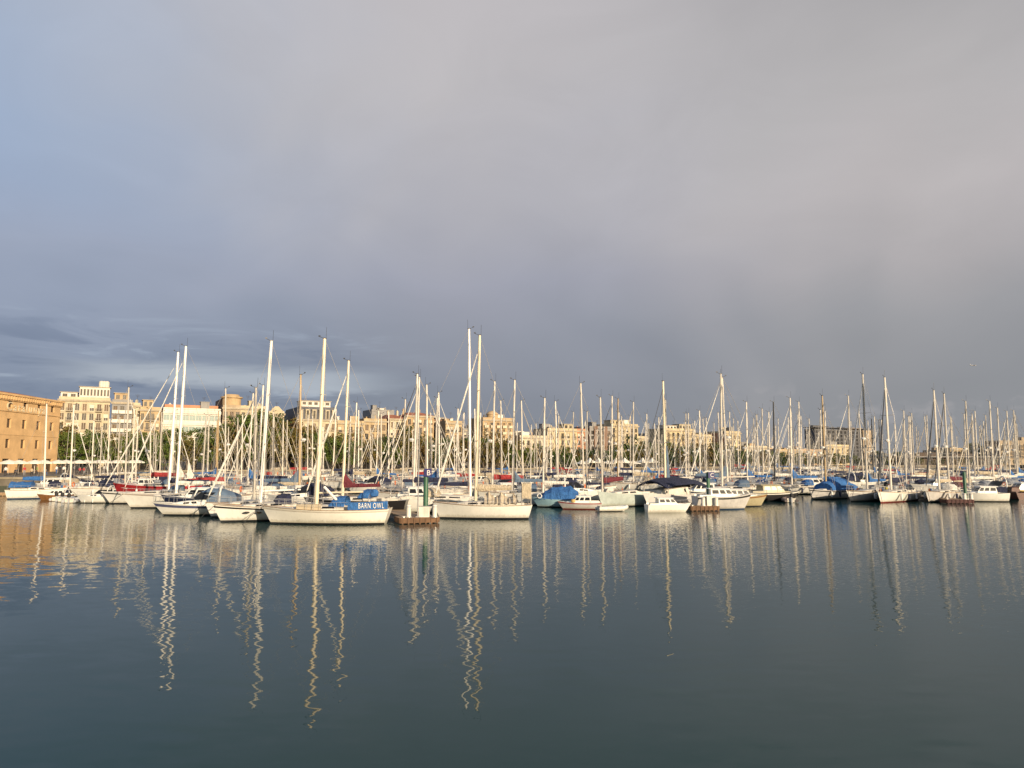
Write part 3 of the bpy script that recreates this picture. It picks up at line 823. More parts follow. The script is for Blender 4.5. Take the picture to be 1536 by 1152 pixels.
text_mesh('lettering', 'BARN OWL', .58, sign_white, cloth, (txm, sd * (half_beam(tt_, bo['B'], .55) + .055), sheer(tt_, bo['F']) + .12), rot=(R(90), 0, math.pi - slope_ang * -1 if sd > 0 else slope_ang), extrude=.006, spacing=1.22, sx=.56)
dbx = MB(); a, c = lx(bo, 441), lx(bo, 478)
dbx.b2((min(a, c), sd * .55, bo['F'] + .0), (max(a, c), sd * 1.05, bo['F'] + .42)); dbx.build('deck_box', mat('box_beige', (.46, .38, .26), .7, .1), bo)
sp = MB(); sp.tube([(lx(bo, 480), sd * .5, bo['F'] + 1.75), (lx(bo, 505), sd * .9, bo['F'] + .55)], .11, 8); sp.build('spinnaker_pole', alu_white, bo)
ot = MB(); ot.tube([(lx(bo, 520), 0, bo['F'] + .9), (lx(bo, 528), 0, bo['F'] + 1.0), (lx(bo, 540), 0, bo['F'] + .95)], .35, 8); 
ol = MB(); ol.lathe([(.08, 0), (.30, .08), (.34, .35), (.22, .58), (.06, .62)], (lx(bo, 556), sd * .2, bo['F'] + .95), 10); ol.build('outboard_cowl', c_blue, bo)
def portlights(root, fr, zf=.62):
    L, B, F = root['L'], root['B'], root['F']
    for t in fr:
        for side in (-1, 1):
            m = MB(); y_ = half_beam(t, B) * .985
            m.loft([[(-L / 2 + L * t + .26 * math.cos(a), side * (y_ + o_), sheer(t, F) * zf + .075 * math.sin(a)) for a in [2 * math.pi * k / 10 for k in range(10)]] for o_ in (-.10, .035)]); m.build('portlight', glass, root)
# 2 white yacht right of the pontoon with beige covers and a shelter on the stern
wy = front_sail(648, 798, 779.5, (719.5, 503, 713.5), 'white yacht with beige sail cover, crumpled awning and a box shelter on its stern', B=3.0, F=1.16,
                hullm=white, mastm=mat('mast_cream', (.72, .62, .44)), mr=.125, jib=c_white, cover=c_beige, cover_style='fat', detail=True, stern=.82)
0 and fenders(wy, [lx(wy, 660)], -1 if math.cos(wy.rotation_euler.z) > 0 else 1, rubber)
sx0, sx1 = lx(wy, 783), lx(wy, 797)
sh = MB(); 
for xx in (sx0, sx1):
    sh = MB(); sh.tube([(xx, -.9, wy['F'] - .05), (xx, -.9, wy['F'] + 1.95), (xx, .9, wy['F'] + 1.95), (xx, .9, wy['F'] - .05)], .035, 5); sh.build('shelter_hoop', steel, wy)
sh = MB(); sh.b2((min(sx0, sx1), -.95, wy['F'] + .55), (max(sx0, sx1), .95, wy['F'] + 1.85)); sh.build('shelter_canvas', c_beige, wy)
aw = MB(); rings = []
a, c = lx(wy, 726), lx(wy, 776)
for k in range(9):
    xx = a + (c - a) * k / 8; h = 1.05 + .25 * math.sin(k * 1.9) - .03 * k
    rings.append([(xx, -1.2, wy['F'] + .15 + .1 * math.sin(k * 2.7)), (xx, -.55, wy['F'] + h * .7 + .1 * math.sin(k * 1.3)), (xx, 0, wy['F'] + h), (xx, .55, wy['F'] + h * .7 + .12 * math.sin(k * 2.1)), (xx, 1.2, wy['F'] + .15 + .1 * math.sin(k * 3.1))])
aw.loft(billow(rings, 3, .16, .05, 7)); aw.build('awning', mat('canvas_sand', (.48, .41, .31), .9, .25, 3), wy)
# 3 tall yacht behind it
ty = front_sail(752, 585, 770, (703.5, 493.5, 705.5), 'big yacht with long dark navy boom cover behind the white yacht with the stern shelter', B=3.5, F=1.3,
                hullm=white, mastm=alu_white, mr=.12, cover=c_navy, cover_style='low', hood=c_beige, jib=None, boom_len=3.6)
# 4 black hull left of pontoon B
bk = front_sail(455, 612, 772.5, (523, 541, 514), 'black hulled yacht with dark boom cover, stern to the pontoon signed B', B=3.1, F=1.25,
                hullm=black_h, stripe=black_h, boot=darkred, mastm=mat('mast_cream', (.72, .62, .44)), mr=.12, cover=c_maroon, cover_style='peak', hood=c_blue, jib=c_white, stern=.75)
st_ = MB(); st_.lathe([(.30, 0), (.33, .06), (.10, .1)], (0, 0, 0), 10)
# 5 white yacht with dark stripe, bow under Barn Owl's
s10 = front_sail(333, 478, 782.5, (409, 512, 392.5), 'white yacht with dark sheer stripe and gleaming white mast, bow left beside the cream sloop', B=3.1, F=1.15, yaw=R(26),
                 hullm=white, stripe=black_h, mastm=alu_white, mr=.135, cover=None, hood=c_navy, detail=True, jib=None)
s9 = front_sail(318, 440, 776.5, (384, 582, 381), 'white yacht with cream boom cover half hidden behind the dark striped one', B=3.0, F=1.1, yaw=R(24), hullm=white, cover=c_white, jib=c_white, mr=.10, detail=True)
portlights(s10, (.52, .62, .72)); portlights(ty, (.4, .5, .6))
# 6 motor yacht, navy band
my = motorboat('navy and white sports cruiser with slate blue canvas over its cockpit', 8.2, 2.8, 1.0, hullm=white, stripe=mat('hull_slate', (.09, .10, .19), .3, .1), boot=bootblk, style='sport', canvas=c_slate)
put(my, 290, 774, 190)
fenders(my, [-2.9], 1, rubber)
nv = motorboat('dark navy launch with white deck, bow left of the sports cruiser', 7.5, 2.6, 1.25, hullm=navy_h, stripe=navy_h, style='cruiser'); put(nv, 290, 766.5, 184)
# 7 the pair with tall white masts
y6 = front_sail(193, 372, 762.5, (280.5, 520, 266.5), 'large white yacht with the taller mast of the bright pair at left, bare white boom', B=3.4, F=1.2, yaw=R(14), hullm=white, mastm=alu_white, mr=.135, jr=.75, jib=c_white, cover=c_white, hood=c_slate, detail=True)
y5 = front_sail(160, 330, 756, (266.5, 528, 253), 'white yacht with dark bow band and the shorter mast of the bright pair at left', B=3.2, F=1.15, yaw=R(10), hullm=white, stripe=black_h, mastm=alu_white, mr=.135, jr=.75, jib=c_white, cover=c_navy, hood=c_slate)
for o_, xm in ((y6, 266.5), (y5, 253)):
    mxl = lx(o_, xm, 740); t_ = MB(); z_ = o_['F'] + 1.8
    t_.loft([[(mxl - .12, -.06, z_), (mxl - 1.0, -.05, z_ + .05), (mxl - .45, -.12, z_ + 1.0), (mxl - .15, -.03, z_ + 2.0)], [(mxl - .12, .05, z_), (mxl - 1.0, .06, z_ + .05), (mxl - .45, .0, z_ + 1.0), (mxl - .15, .03, z_ + 2.0)]])
    t_.build('half_lowered_sail', c_white, o_)
m4 = motorboat('white motor cruiser with sleek cabin, bow left near the outboard dinghies', 7.6, 2.8, 1.2, style='sport'); shrink(m4, .66); put(m4, 142, 755, 188)
fenders(m4, [.6, 2.2], 1)
# 8 far left
s1 = sail('small white sloop with dark blue bottom and bright blue boom tent, leftmost on the water', 6.8, 2.5, 1.15, at(75.5, 608, 95).z, hullm=white, boot=bootblue, cover=c_blue, cover_style='fat', detail=True, mastm=alu, mr=.10, stern=.8, rake=.03)
put(s1, 48, 748.5, 18); MASTS.append((75.5, s1))
tn = MB(); rings = [[(xx, 1.0 * math.cos(q), 1.5 + .75 * math.sin(q)) for q in [math.pi * k / 8 for k in range(9)]] for xx in (-3.0, -1.7, -.6)]
tn.loft(billow(rings, seed=5)); tn.build('boom_tent', c_blue, s1)
wb = motorboat('brown wooden motor boat with white cabin, beside the small blue-bottomed sloop', 6.2, 2.4, .95, hullm=wood_h, stripe=wood_h, boot=wood_h); shrink(wb, .64); put(wb, 77, 750, 200)
for px, yw, hd, lab in ((88, 751, 110, 'grey inflatable with black outboard, nearest the brown wooden boat'), (99, 752, 105, 'grey inflatable with black outboard, middle one of three'), (111, 753.5, 100, 'grey inflatable with black outboard, beside the sleek white cruiser')):
    r_ = dinghy(lab, 'inflatables with black outboards'); put(r_, px, yw, hd); 
pontoon(4, 744, 4.5, 10, 8, 'short pale pontoon at the left edge below the terrace', timber=teak)
# 9 light blue wooden boat under blue tarpaulin
lb = motorboat('light blue wooden boat under a bright blue tarpaulin with a white lifebuoy', 6.9, 2.7, 1.15, hullm=ltblue_h, stripe=ltblue_h, boot=black_h, style='cruiser', name='wooden_boat', cat='wooden boat', rail=False)
shrink(lb, .74); put(lb, 834, 761.5, 172); 
tp = MB(); rings = []
for k, (xx, h) in enumerate(((-3.3, 1.15), (-2.2, 1.95), (-.8, 1.85), (.5, 1.75), (1.5, 1.2), (2.2, .5))):
    wd = half_beam(xx / 6.9 + .5, 2.7, .9) * 1.0
    rings.append([(xx, -wd, 1.12), (xx, -wd * .8, 1.12 + h * .62), (xx, -.06, 1.12 + h), (xx, .06, 1.12 + h), (xx, wd * .8, 1.12 + h * .62), (xx, wd, 1.12)])
rings = [[r[0], ((r[0][0]), (r[0][1] + r[1][1]) / 2, (r[0][2] + r[1][2]) / 2 + .05), r[1], (r[1][0], r[1][1] * .5, (r[1][2] + r[2][2]) / 2 - .06), r[2], r[3], (r[4][0], r[4][1] * .5, (r[4][2] + r[3][2]) / 2 - .06), r[4], (r[4][0], (r[4][1] + r[5][1]) / 2, (r[4][2] + r[5][2]) / 2 + .05), r[5]] for r in rings]
tp.loft(billow(rings)); tp.build('tarpaulin', c_blue, lb)
def lifebuoy(root, c, ax='y', r=.30):
    m = MB(); pts = [(c[0] + r * math.cos(a), c[1], c[2] + r * math.sin(a)) for a in [2 * math.pi * k / 16 for k in range(17)]]
    m.tube(pts, .085, 7, caps=False); return m.build('lifebuoy', fender_m, root)
lifebuoy(lb, (2.2, 1.10, 1.65)); 
lbm = sail('slender mast sloop moored behind the blue tarpaulin boat', 8.0, 2.7, 1.1, at(817, 597, 79).z, cover=c_white, hood=c_navy, jib=None, mr=.10)
lbm.rotation_euler.z = math.pi; tp_ = at(817, 597, 79); lbm.location = (tp_.x - (.1 * 8 - .02 * tp_.z) * -1, 79, 0); note(lbm); MASTS.append((817, lbm))
# 10 fishing boat with red line and a small wheelhouse
fb = motorboat('white fishing boat with thin red line and tiny wheelhouse, right of the light blue boat', 6.4, 2.4, .95, hullm=dull_h, stripe=red_h, boot=darkred, style='cruiser', name='fishing_boat', cat='fishing boat', rail=False)
shrink(fb, .70); put(fb, 870, 764.5, 176)
b = MB(); b.lathe([(.06, 0), (.32, .05), (.34, .15), (.30, .45), (.05, .5)], (.9, .8, 1.0), 10); b.build('net_drum', mat('drum_ochre', (.5, .34, .12), .6, .2), fb)
gg = front_sail(893, 985, 760.5, (897.5, 598, 901), 'grey-green hulled sloop, bow left beside the red-lined fishing boat', B=2.9, F=1.35, yaw=R(28), hullm=green_h, stripe=green_h, mr=.105, cover=c_maroon, cover_style='fat', boom_up=.2)
dg = dinghy('small white tender floating under the grey-green bow', None, False, white, 'tender'); put(dg, 919, 767, 10)
# 11 catamaran with navy awning
def catamaran():
    root = empty('catamaran', label='catamaran with long dark navy awning and blue sail bundle on its mast', cat='catamaran')
    L, B, F = 9.5, 5.2, 1.25
    for s in (-1, 1):
        hb = hull_mesh(L, 1.35, F, stern=.8); h = hb.build('hull', [dull_h, bootblk, dull_h], root); h.location.y = s * 1.9
        d = deck_mesh(L, 1.35, F, stern=.8).build('deck', deckm, root); d.location.y = s * 1.9
    br = MB(); br.b2((-3.6, -1.5, .75), (1.6, 1.5, F - .04)); br.build('bridge_deck', dull_h, root)
    cm = cabin_mesh(-1.8, 1.7, 1.9, 1.3, F - .1, 1.0, .55).build('saloon', deckm, root)
    for s in (-1, 1): cabin_window(-1.8, 1.7, 1.9, 1.3, F - .1, 1.0, .55, -1.4, 1.1, .35, .75, s).build('window', glass, cm)
    H = at(994.5, 572, 79).z
    m = MB(); m.tube([(0, 0, 2.0), (0, 0, H)], [.14, .11], 8); mo = m.build('mast', mat('mast_cream', (.72, .62, .44)), root)
    m = MB(); m.tube([(0, -.9, H * .5), (0, .9, H * .5)], .03, 5); m.build('spreaders', alu, mo)
    m = MB(); m.box((0, 0, H + .05), (.3, .1, .1)); m.tube([(.1, 0, H), (.1, 0, H + .9)], .013, 4); m.build('wind_vane', wire_dark, mo)
    rg = MB(); rg.tube([(4.3, 0, F), (0, 0, H * .95)], .03, 5)
    for s in (-1, 1): rg.tube([(-1.2, s * 2.2, F), (0, s * .9, H * .5), (0, 0, H * .95)], .013, 4)
    rg.build('rigging', wire_dark, root)
    m = MB(); m.tube([(-.1, 0, 3.0), (-4.2, 0, 3.05)], .08, 7); b_ = m.build('boom', alu, root)
    m = MB(); m.tube([(-.32, 0, 2.9), (-.30, 0, 4.2), (-.25, 0, 6.6)], [.30, .24, .10], 8); m.build('sail_cover', c_slate, root)
    aw = MB(); rings = []
    for xx, zc, sag in ((-4.9, 2.35, .05), (-3.6, 2.85, .0), (-1.6, 3.15, 0), (.6, 3.05, 0), (2.0, 2.75, .05)):
        rings.append([(xx, -2.7, zc - .75), (xx, -1.2, zc - .15), (xx, 0, zc), (xx, 1.2, zc - .15), (xx, 2.7, zc - .75), (xx, 2.65, zc - .8), (xx, 0, zc - .06), (xx, -2.65, zc - .8)])
    aw.loft(rings); aw.build('awning', c_navy, root)
    m = MB()
    for xx in (-4.6, -1.5, 1.6):
        for s in (-1, 1): m.tube([(xx, s * 2.3, F), (xx, s * 2.45, 2.3)], .03, 5)
    m.build('awning_frame', steel, root)
    root['L'], root['B'], root['F'] = L, B, F
    return root
ct = catamaran(); P_ = at(994.5, 572, 79); ct.rotation_euler.z = R(208); ct.location = (P_.x, 79, 0); note(ct); MASTS.append((994.5, ct))
ms = motorboat('bright white motor boat with three square cabin windows, bow right before the navy awning', 6.6, 2.4, 1.05, hullm=white, boot=white, style='cruiser'); shrink(ms, .68); put(ms, 1006, 769, 6)
m20 = motorboat('white motor cruiser with long dark windows, bow right of the C pontoon', 7.0, 2.7, 1.5, hullm=dull_h, stripe=bootblk, boot=bootblue, style='cruiser'); shrink(m20, .86); put(m20, 1090, 765, 4)
t21 = motorboat('tan hulled launch poking its bow out beyond the white cruiser at pontoon C', 7.5, 2.6, 1.35, hullm=tan_h, stripe=wood_h, boot=bootblk, style='cruiser'); shrink(t21, .8); put(t21, 1116, 760.5, 4)
# 12 right hand group
g23 = front_sail(1215, 1150, 752, (1231, 594, 1236), 'grey hulled yacht with blue tarpaulin tent, its mast brown and tall', B=3.0, F=1.25, yaw=R(-24), hullm=dull_h, stripe=bootblk, mastm=mast_wood, mr=.11, cover=c_blue, cover_style='peak', jib=None) if False else None
def hand(px_top, y_top, px_b, Y, L, heading, label, **kw):
    T, Bp = at(px_top, y_top, Y), at(px_b, 725, Y)
    a = R(heading); rk = -(T.x - Bp.x) * math.cos(a) / T.z if abs(math.cos(a)) > .3 else .01
    mx = kw.pop('mx', .1 * L)
    kw.setdefault('gear', True)
    root = sail(label, L, kw.pop('B', .31 * L), kw.pop('F', 1.1), T.z, mx=mx, rake=rk, **kw)
    off = mx - rk * T.z
    root.rotation_euler.z = a; root.location = (T.x - off * math.cos(a), Y - off * math.sin(a) * 0, 0)
    note(root); MASTS.append((px_top, root)); return root
g23 = hand(1231, 594, 1236, 92, 9.0, 213, 'grey hulled yacht with bright blue boom tent and tall brown mast', hullm=dull_h, stripe=bootblk, mastm=mast_wood, mr=.11, cover=c_blue, cover_style='fat', jib=None)
tn = MB(); rings = [[(xx, 1.35 * math.cos(q), 1.15 + hh * math.sin(q) ** .8) for q in [math.pi * k / 8 for k in range(9)]] for xx, hh in ((-4.2, .8), (-2.5, 1.5), (-.2, 1.7), (1.6, .9))]
tn.loft(billow(rings, seed=3)); tn.build('boom_tent', c_blue, g23)
g24 = hand(1229, 615, 1231, 97, 8.0, 212, 'white yacht with blue awning just behind the grey hulled one', hullm=white, cover=c_blue, jib=None, hood=c_blue)
g25 = hand(1291.5, 562, 1295.5, 88, 11.0, 212, 'grey-white yacht with upright blue sail bundle, its tall mast before the dark hotel', hullm=dull_h, stripe=white, mr=.125, cover=c_blue, cover_style='peak', jib=c_grey, detail=True)
kg = MB(); kg.lathe([(.10, 0), (.16, .1), (.16, .5), (.05, .55)], (-.8, 1.3, 1.2), 9); kg.build('dan_buoy', mat('buoy_yellow', (.55, .45, .08), .5, .1), g25)
kg = MB(); kg.lathe([(.22, 0), (.26, .1), (.20, .45), (.04, .55)], (-.75, 1.3, 1.78), 9); kg.build('buoy_hood', rubber, g25)
g26 = hand(1322, 567, 1332, 86, 10.5, 222, 'white yacht with broad stern and black boom cover, right of the upright blue bundle', hullm=white, boot=darkred, mr=.125, cover=c_navy, cover_style='fat', jib=mast_dark, detail=True, stern=.9)
g27 = hand(1397, 586, 1402.5, 86.5, 10.0, 218, 'white yacht with rounded stern and cream rails, left of the dark red pontoon end', hullm=dull_h, boot=bootblk, mr=.12, cover=c_beige, jib=mast_dark, detail=True, stern=.85, hood=c_white)
g28 = hand(1413, 591, 1418, 93, 10.0, 214, 'white yacht with dark red awning behind the dark red pontoon end', hullm=white, mr=.115, cover=c_maroon, cover_style='fat', jib=mast_dark, hood=c_maroon)
m28 = motorboat('white motor boat with navy cockpit canvas right of the dark red pontoon end', 6.6, 2.5, 1.2, hullm=white, style='cruiser', canvas=c_navy); shrink(m28, .84); put(m28, 1480, 753, 174)
m29 = motorboat('small white day cruiser beside the wooden boat at the right edge', 5.0, 2.2, 1.2, style='sport'); put(m29, 1498, 748.5, 170)
m30 = motorboat('dark brown wooden launch near the right edge of the water', 5.2, 2.2, 1.1, hullm=mat('old_mahogany', (.085, .032, .024), .5, .2, 2), stripe=mat('old_mahogany', (.085, .032, .024)), boot=black_h, style='cruiser', trim=mat('old_mahogany', (.085, .032, .024))); shrink(m30, .75); put(m30, 1516, 748.5, 95)
m31 = motorboat('yellow hulled boat at the far right edge of the water', 6.0, 2.3, 1.0, hullm=yellow_h, stripe=yellow_h, boot=black_h, style='cruiser'); put(m31, 1540, 747, 180)
d22 = motorboat('old dark workboat with cream wheelhouse, left of the blue boom tent', 7.0, 2.6, 1.0, hullm=bootblk, stripe=white, boot=black_h, style='cruiser', trim=tan_h); put(d22, 1166, 752, 8)
d22b = dinghy('dark inflatable moored left of the grey hulled yacht', None, True, mat('tube_dark', (.10, .08, .08), .6, .2)); put(d22b, 1184, 753, 80)
rh = hand(226, 614, 226, 92, 12.0, 182, 'red hulled yacht with red sail covers, behind the bright pair of masts', F=1.65, hullm=red_h, stripe=red_h, boot=darkred, cover=c_red, cover_style='fat', hood=c_slate)
rc = hand(338.5, 582.5, 337.5, 90, 10.5, 2, 'white yacht with a long bright red boom cover above the sports cruiser', hullm=white, cover=c_red, cover_style='fat', jib=None, boom_len=4.6)

# ------------------------------------------------------------------ the crowd of yachts behind: columns and rows of their mastheads, column of the foot (or None)
BACK = [(55,643,53),(111,607,106),(131,638,129),(141,631,144),(153,640,154),(165,628,169),(180,625,185),(193,581,188),(202,613,196),(207,625,206),(232,630,229),
 (310,622,305),(326,630,322),(328,617,326),(343,640,341),(380,590,373),(395,578,394),(411,625,412),(425,630,425),(431,630,431),(451,562,443),(452,615,450),(462,622,461),
 (469,624,467),(504,613,499),(526,624,521),(535,604,533),(538,615,537),(543,636,543),(568,616,565),(583,617,582),(591,658,590),(608,599,605),(619,644,618),(626,561,622),(629,566,628),
 (640,577,640),(646,619,647),(656,597,654),(658,589,657),(662,647,663),(687,613,684),(696,619,695),(712,613,712),(721,619,720),(742,572,740),(751,601,752),(772,570,767),
 (782,601,784),(797,637,795),(804,635,803),(833,602,837),(838,624,838),(810,644,810),(847,655,847),(860,618,861),(867,594,868),(871,575,871),(878,631,880),(894,645,894),
 (918,594,919),(927,598,927),(932,624,932),(943,678,943),(950,603,949),(958,676,958),(970,621,969),(973,635,973),(988,626,988),(998,600,999),(1028,633,1029),(1039,635,1042),
 (1042,631,1043),(1049,616,1050),(1054,628,1058),(1059,627,1061),(1081,561,1083),(1083,566,1086),(1077,619,1078),(1094,657,1095),(1100,628,1102),(1119.5,603,1123),(1128,649,1129),
 (1135,622,1137),(1143,613,1143),(1153,618,1154),(1160,603,1162),(1163,638,1164),(1167,628,1169),(1182,626,1183),(1185,597,1187),(1190,645,1191),(1194,646,1195),(1198,603,1201),(1201,624,1202),
 (1212,646,1214),(1254,645,1255),(1272,594,1275),(1276,632,1278),(1288,616,1294),(1295,582,1300),(1307,628,1309),(1313,660,1315),(1322,630,1324),(1342,636,1346),(1354,636,1357),(1360,658,1361),
 (1367,620,1370),(1374,640,1377),(1386.5,625,1388),(1425.6,625,1430),(1448,602,1451),(1446,621,1448),(1458,621,1462),(1469,640,1473),(1475,632,1473),(1478,623,1481),(1484,602,1486),
 (1496,612,1500),(1510,617,1516),(1520,616,1524),(1522.5,623,1529),(1525,636,1530),
 (15,668,14),(98,655,97),(240,640,239),(262,650,262),(292,655,291),(357,650,357),(484,640,482),(556,642,555),(676,640,675),(732,652,731),(762,645,761),(826,660,826),(906,640,906),
 (980,660,980),(1012,650,1013),(1110,664,1111),(1225,664,1225),(1241,652,1242),(1264,668,1264),(1334,660,1335),(1405,658,1406),(1435,655,1436),(1489,650,1490),(1505,655,1506)]
rx = random.Random(21)
for lo_, hi_, n_ in ((170, 560, 14), (560, 1000, 34), (1000, 1300, 30), (1300, 1530, 26)):
    for k in range(n_):
        a_ = rx.uniform(lo_, hi_); BACK.append((round(a_, 1), round(rx.uniform(616, 664), 1), round(a_ + rx.uniform(-1, 3) * (1 if a_ > 700 else -1), 1)))
LIMIT = [(0, 101), (60, 103), (120, 96), (200, 88), (330, 76), (450, 72), (560, 70), (700, 73), (800, 84), (900, 83), (1040, 82), (1150, 90), (1250, 99), (1320, 94), (1420, 95), (1480, 102), (1536, 108)]
def limit(px):
    for (a, b), (c, d) in zip(LIMIT[:-1], LIMIT[1:]):
        if px <= c: return b + (d - b) * max(0, (px - a)) / (c - a)
    return LIMIT[-1][1]
rnd = random.Random(5)
DARK_MAST, WOOD_MAST = {1160, 1307}, {326, 328, 451, 927}
VARIANTS = [   # (kind words, keyword arguments, weight)
    ('white yacht, navy boom cover', dict(cover=c_navy, jib=c_white, hood=c_navy), 5),
    ('white yacht, blue boom cover', dict(cover=c_blue, cover_style='peak', jib=c_white, hood=c_blue), 4),
    ('white yacht, cream boom cover', dict(cover=c_white, jib=None, hood=c_grey), 5),
    ('white yacht, beige boom cover', dict(cover=c_beige, cover_style='fat', jib=c_beige, hood=c_beige), 3),
    ('white yacht, red boom cover', dict(cover=c_red, cover_style='fat', jib=None, hood=c_red), 2),
    ('white yacht, dark furled jib', dict(cover=c_navy, cover_style='fat', jib=mast_dark, hood=c_white), 3),
    ('blue-striped yacht, bare boom', dict(cover=None, jib=c_white, hood=c_slate, stripe=navy_h, boot=bootblue), 3),
    ('navy-hulled yacht, pale cover', dict(cover=c_white, jib=c_white, hood=c_navy, hullm=navy_h, stripe=white, boot=darkred), 2),
    ('white yacht, slate boom cover', dict(cover=c_slate, cover_style='peak', jib=None, hood=c_slate), 3),
]
BAG = [i for i, v in enumerate(VARIANTS) for _ in range(v[2])]
PROTO = {}
H0, L0, B0 = 13.6, 10.0, 3.1
def get_proto(vi, wood):
    key = (vi, wood)
    if key in PROTO: return copy_tree(PROTO[key])
    kw = dict(VARIANTS[vi][1])
    m = {'': None, 'wood': mast_wood, 'dark': mast_dark}[wood]
    PROTO[key] = sail('', L0, B0, 1.05, H0, gear=True, wr=.02, mx=1.0, rake=.018, mr=.108, jr=.72, detail=True, mastm=m, spreaders=2 if vi % 3 else 1, **kw)
    return PROTO[key]
def free(x0, x1, y0, y1):
    return all(x1 < a or x0 > b or y1 < c or y0 > d for a, b, c, d in OBST)
def quay_y(X): return q0.y + TS * (X - q0.x) if X > q0.x else (150 if X > -79 else 112)
AUTO = []
BACK.sort(key=lambda q: q[1])
for tx, ty, bx in BACK:
    vi = rnd.choice(BAG)
    wood = 'dark' if tx in DARK_MAST else ('wood' if tx in WOOD_MAST else '')
    best = None
    cands = [13.2 + sg * .35 * k for k in range(0, 14) for sg in (1, -1)]
    pref = rnd.uniform(-1.5, 1.5)
    for H in cands:
        H += pref * .5
        if H < 9.0: continue
        Y = None
        lo, hi = 60.0, 420.0
        for _ in range(40):                     # depth at which a mast of height H reaches this row
            mid = (lo + hi) / 2
            if at(tx, ty, mid).z < H: lo = mid
            else: hi = mid
        Y = lo; T = at(tx, ty, Y)
        if Y < limit(tx) + 2.0 or Y > 400: continue
        if T.x > -79 and Y > quay_y(T.x) - 4.5: continue
        if T.x <= -76 and Y > 105: continue
        dx = T.x - at(bx, 722, Y).x
        for flip in (0, 1):
            left = (dx > 0) != bool(flip)
            hd = 180 if left else 0
            s = H / H0
            a = R(hd)
            off = (1.0 - .018 * H0) * s
            X = T.x - off * math.cos(a)
            hx, hy = L0 * s / 2 + .2, B0 * s / 2 + .12
            ok = free(X - hx, X + hx, Y - hy, Y + hy)
            if ok: break
        if ok: best = (H, X, Y, hd, s); break
    if not best: continue
    H, X, Y, hd, s = best
    root = get_proto(vi, wood)
    root.location = (X, Y, 0); root.scale = (s, s, s); root.rotation_euler = (0, 0, R(hd + rnd.uniform(-3, 3)))
    OBST.append((X - L0 * s / 2 - .2, X + L0 * s / 2 + .2, Y - B0 * s / 2 - .12, Y + B0 * s / 2 + .12))
    root['_v'] = vi; root['_w'] = wood
    tag(root, cat='sailing boat', group='yachts moored in ranks behind the front boats')
    MASTS.append((tx, root)); AUTO.append(root)
print('back yachts', len(AUTO), 'of', len(BACK))

# motor boats filling the gaps between the masts
FILL = []
mproto = {}
for k in range(2500):
    if len(FILL) >= 48: break
    px = rnd.uniform(20, 1530); Y = limit(px) + rnd.uniform(1.5, 60)
    X = at(px, 700, Y).x; kind = rnd.choice(['a', 'b', 'c'])
    L, B = {'a': (7.4, 2.7), 'b': (6.2, 2.4), 'c': (8.0, 2.9)}[kind]
    if X <= -76 and Y > 105: continue
    if X > -79 and Y > quay_y(X) - 4: continue
    if not free(X - L / 2 - .2, X + L / 2 + .2, Y - B / 2 - .2, Y + B / 2 + .2): continue
    if kind in mproto: root = copy_tree(mproto[kind])
    else:
        root = motorboat('', L, B, 1.2, style={'a': 'sport', 'b': 'cruiser', 'c': 'cruiser'}[kind], canvas={'a': c_navy, 'b': None, 'c': c_beige}[kind], stripe={'a': white, 'b': navy_h, 'c': white}[kind], rail=False)
        mproto[kind] = root
    root.location = (X, Y, 0); root.rotation_euler = (0, 0, R(rnd.choice([0, 180]) + rnd.uniform(-4, 4)))
    note(root); root['_k'] = kind; FILL.append((px, root))
    tag(root, cat='motor boat', group='motor boats among the masts')

# ------------------------------------------------------------------ labels that tell the back boats apart
LAND = [(-50, 88, 'the orange brick museum'), (88, 160, 'the cream penthouse block'), (160, 240, 'the narrow balcony houses'), (240, 332, 'the white banded office'), (332, 420, 'the stone tower house'),
        (420, 505, 'the mansard roofed house'), (505, 602, 'the low ochre houses'), (602, 700, 'the red roofed terrace'), (700, 776, 'the tan turreted block'), (776, 874, 'the yellow hut-roofed house'),
        (874, 970, 'the grey striped block'), (970, 1070, 'the tall balcony block'), (1070, 1200, 'the low pale houses'), (1200, 1310, 'the dark gridded hotel'), (1310, 1400, 'the low tree row'), (1400, 1600, 'the flat roofed hall')]
ORD = ['1st', '2nd', '3rd'] + ['%dth' % k for k in range(4, 40)]
bpy.context.view_layer.update()
for a, b, nm in LAND:
    grp = sorted([q for q in MASTS if a <= q[0] < b], key=lambda q: q[0])
    for i, (px, root) in enumerate(grp):
        if '_v' in root.keys():
            kind = VARIANTS[root['_v']][0]
            if root['_w']: kind = kind.replace('white yacht', root['_w'] + ('en' if root['_w'] == 'wood' else '') + '-masted yacht')
            root['label'] = '%s, %s mast from left before %s' % (kind, ORD[i], nm)
            del root['_v']; del root['_w']
    fl = sorted([q for q in FILL if a <= q[0] < b], key=lambda q: q[0])
    for i, (px, root) in enumerate(fl):
        kd = {'a': 'sports cruiser, navy canvas', 'b': 'wheelhouse boat, navy line', 'c': 'wheelhouse boat, beige canvas'}[root['_k']]
        root['label'] = '%s, %s motor boat from left before %s' % (kd, ORD[i], nm)
        del root['_k']

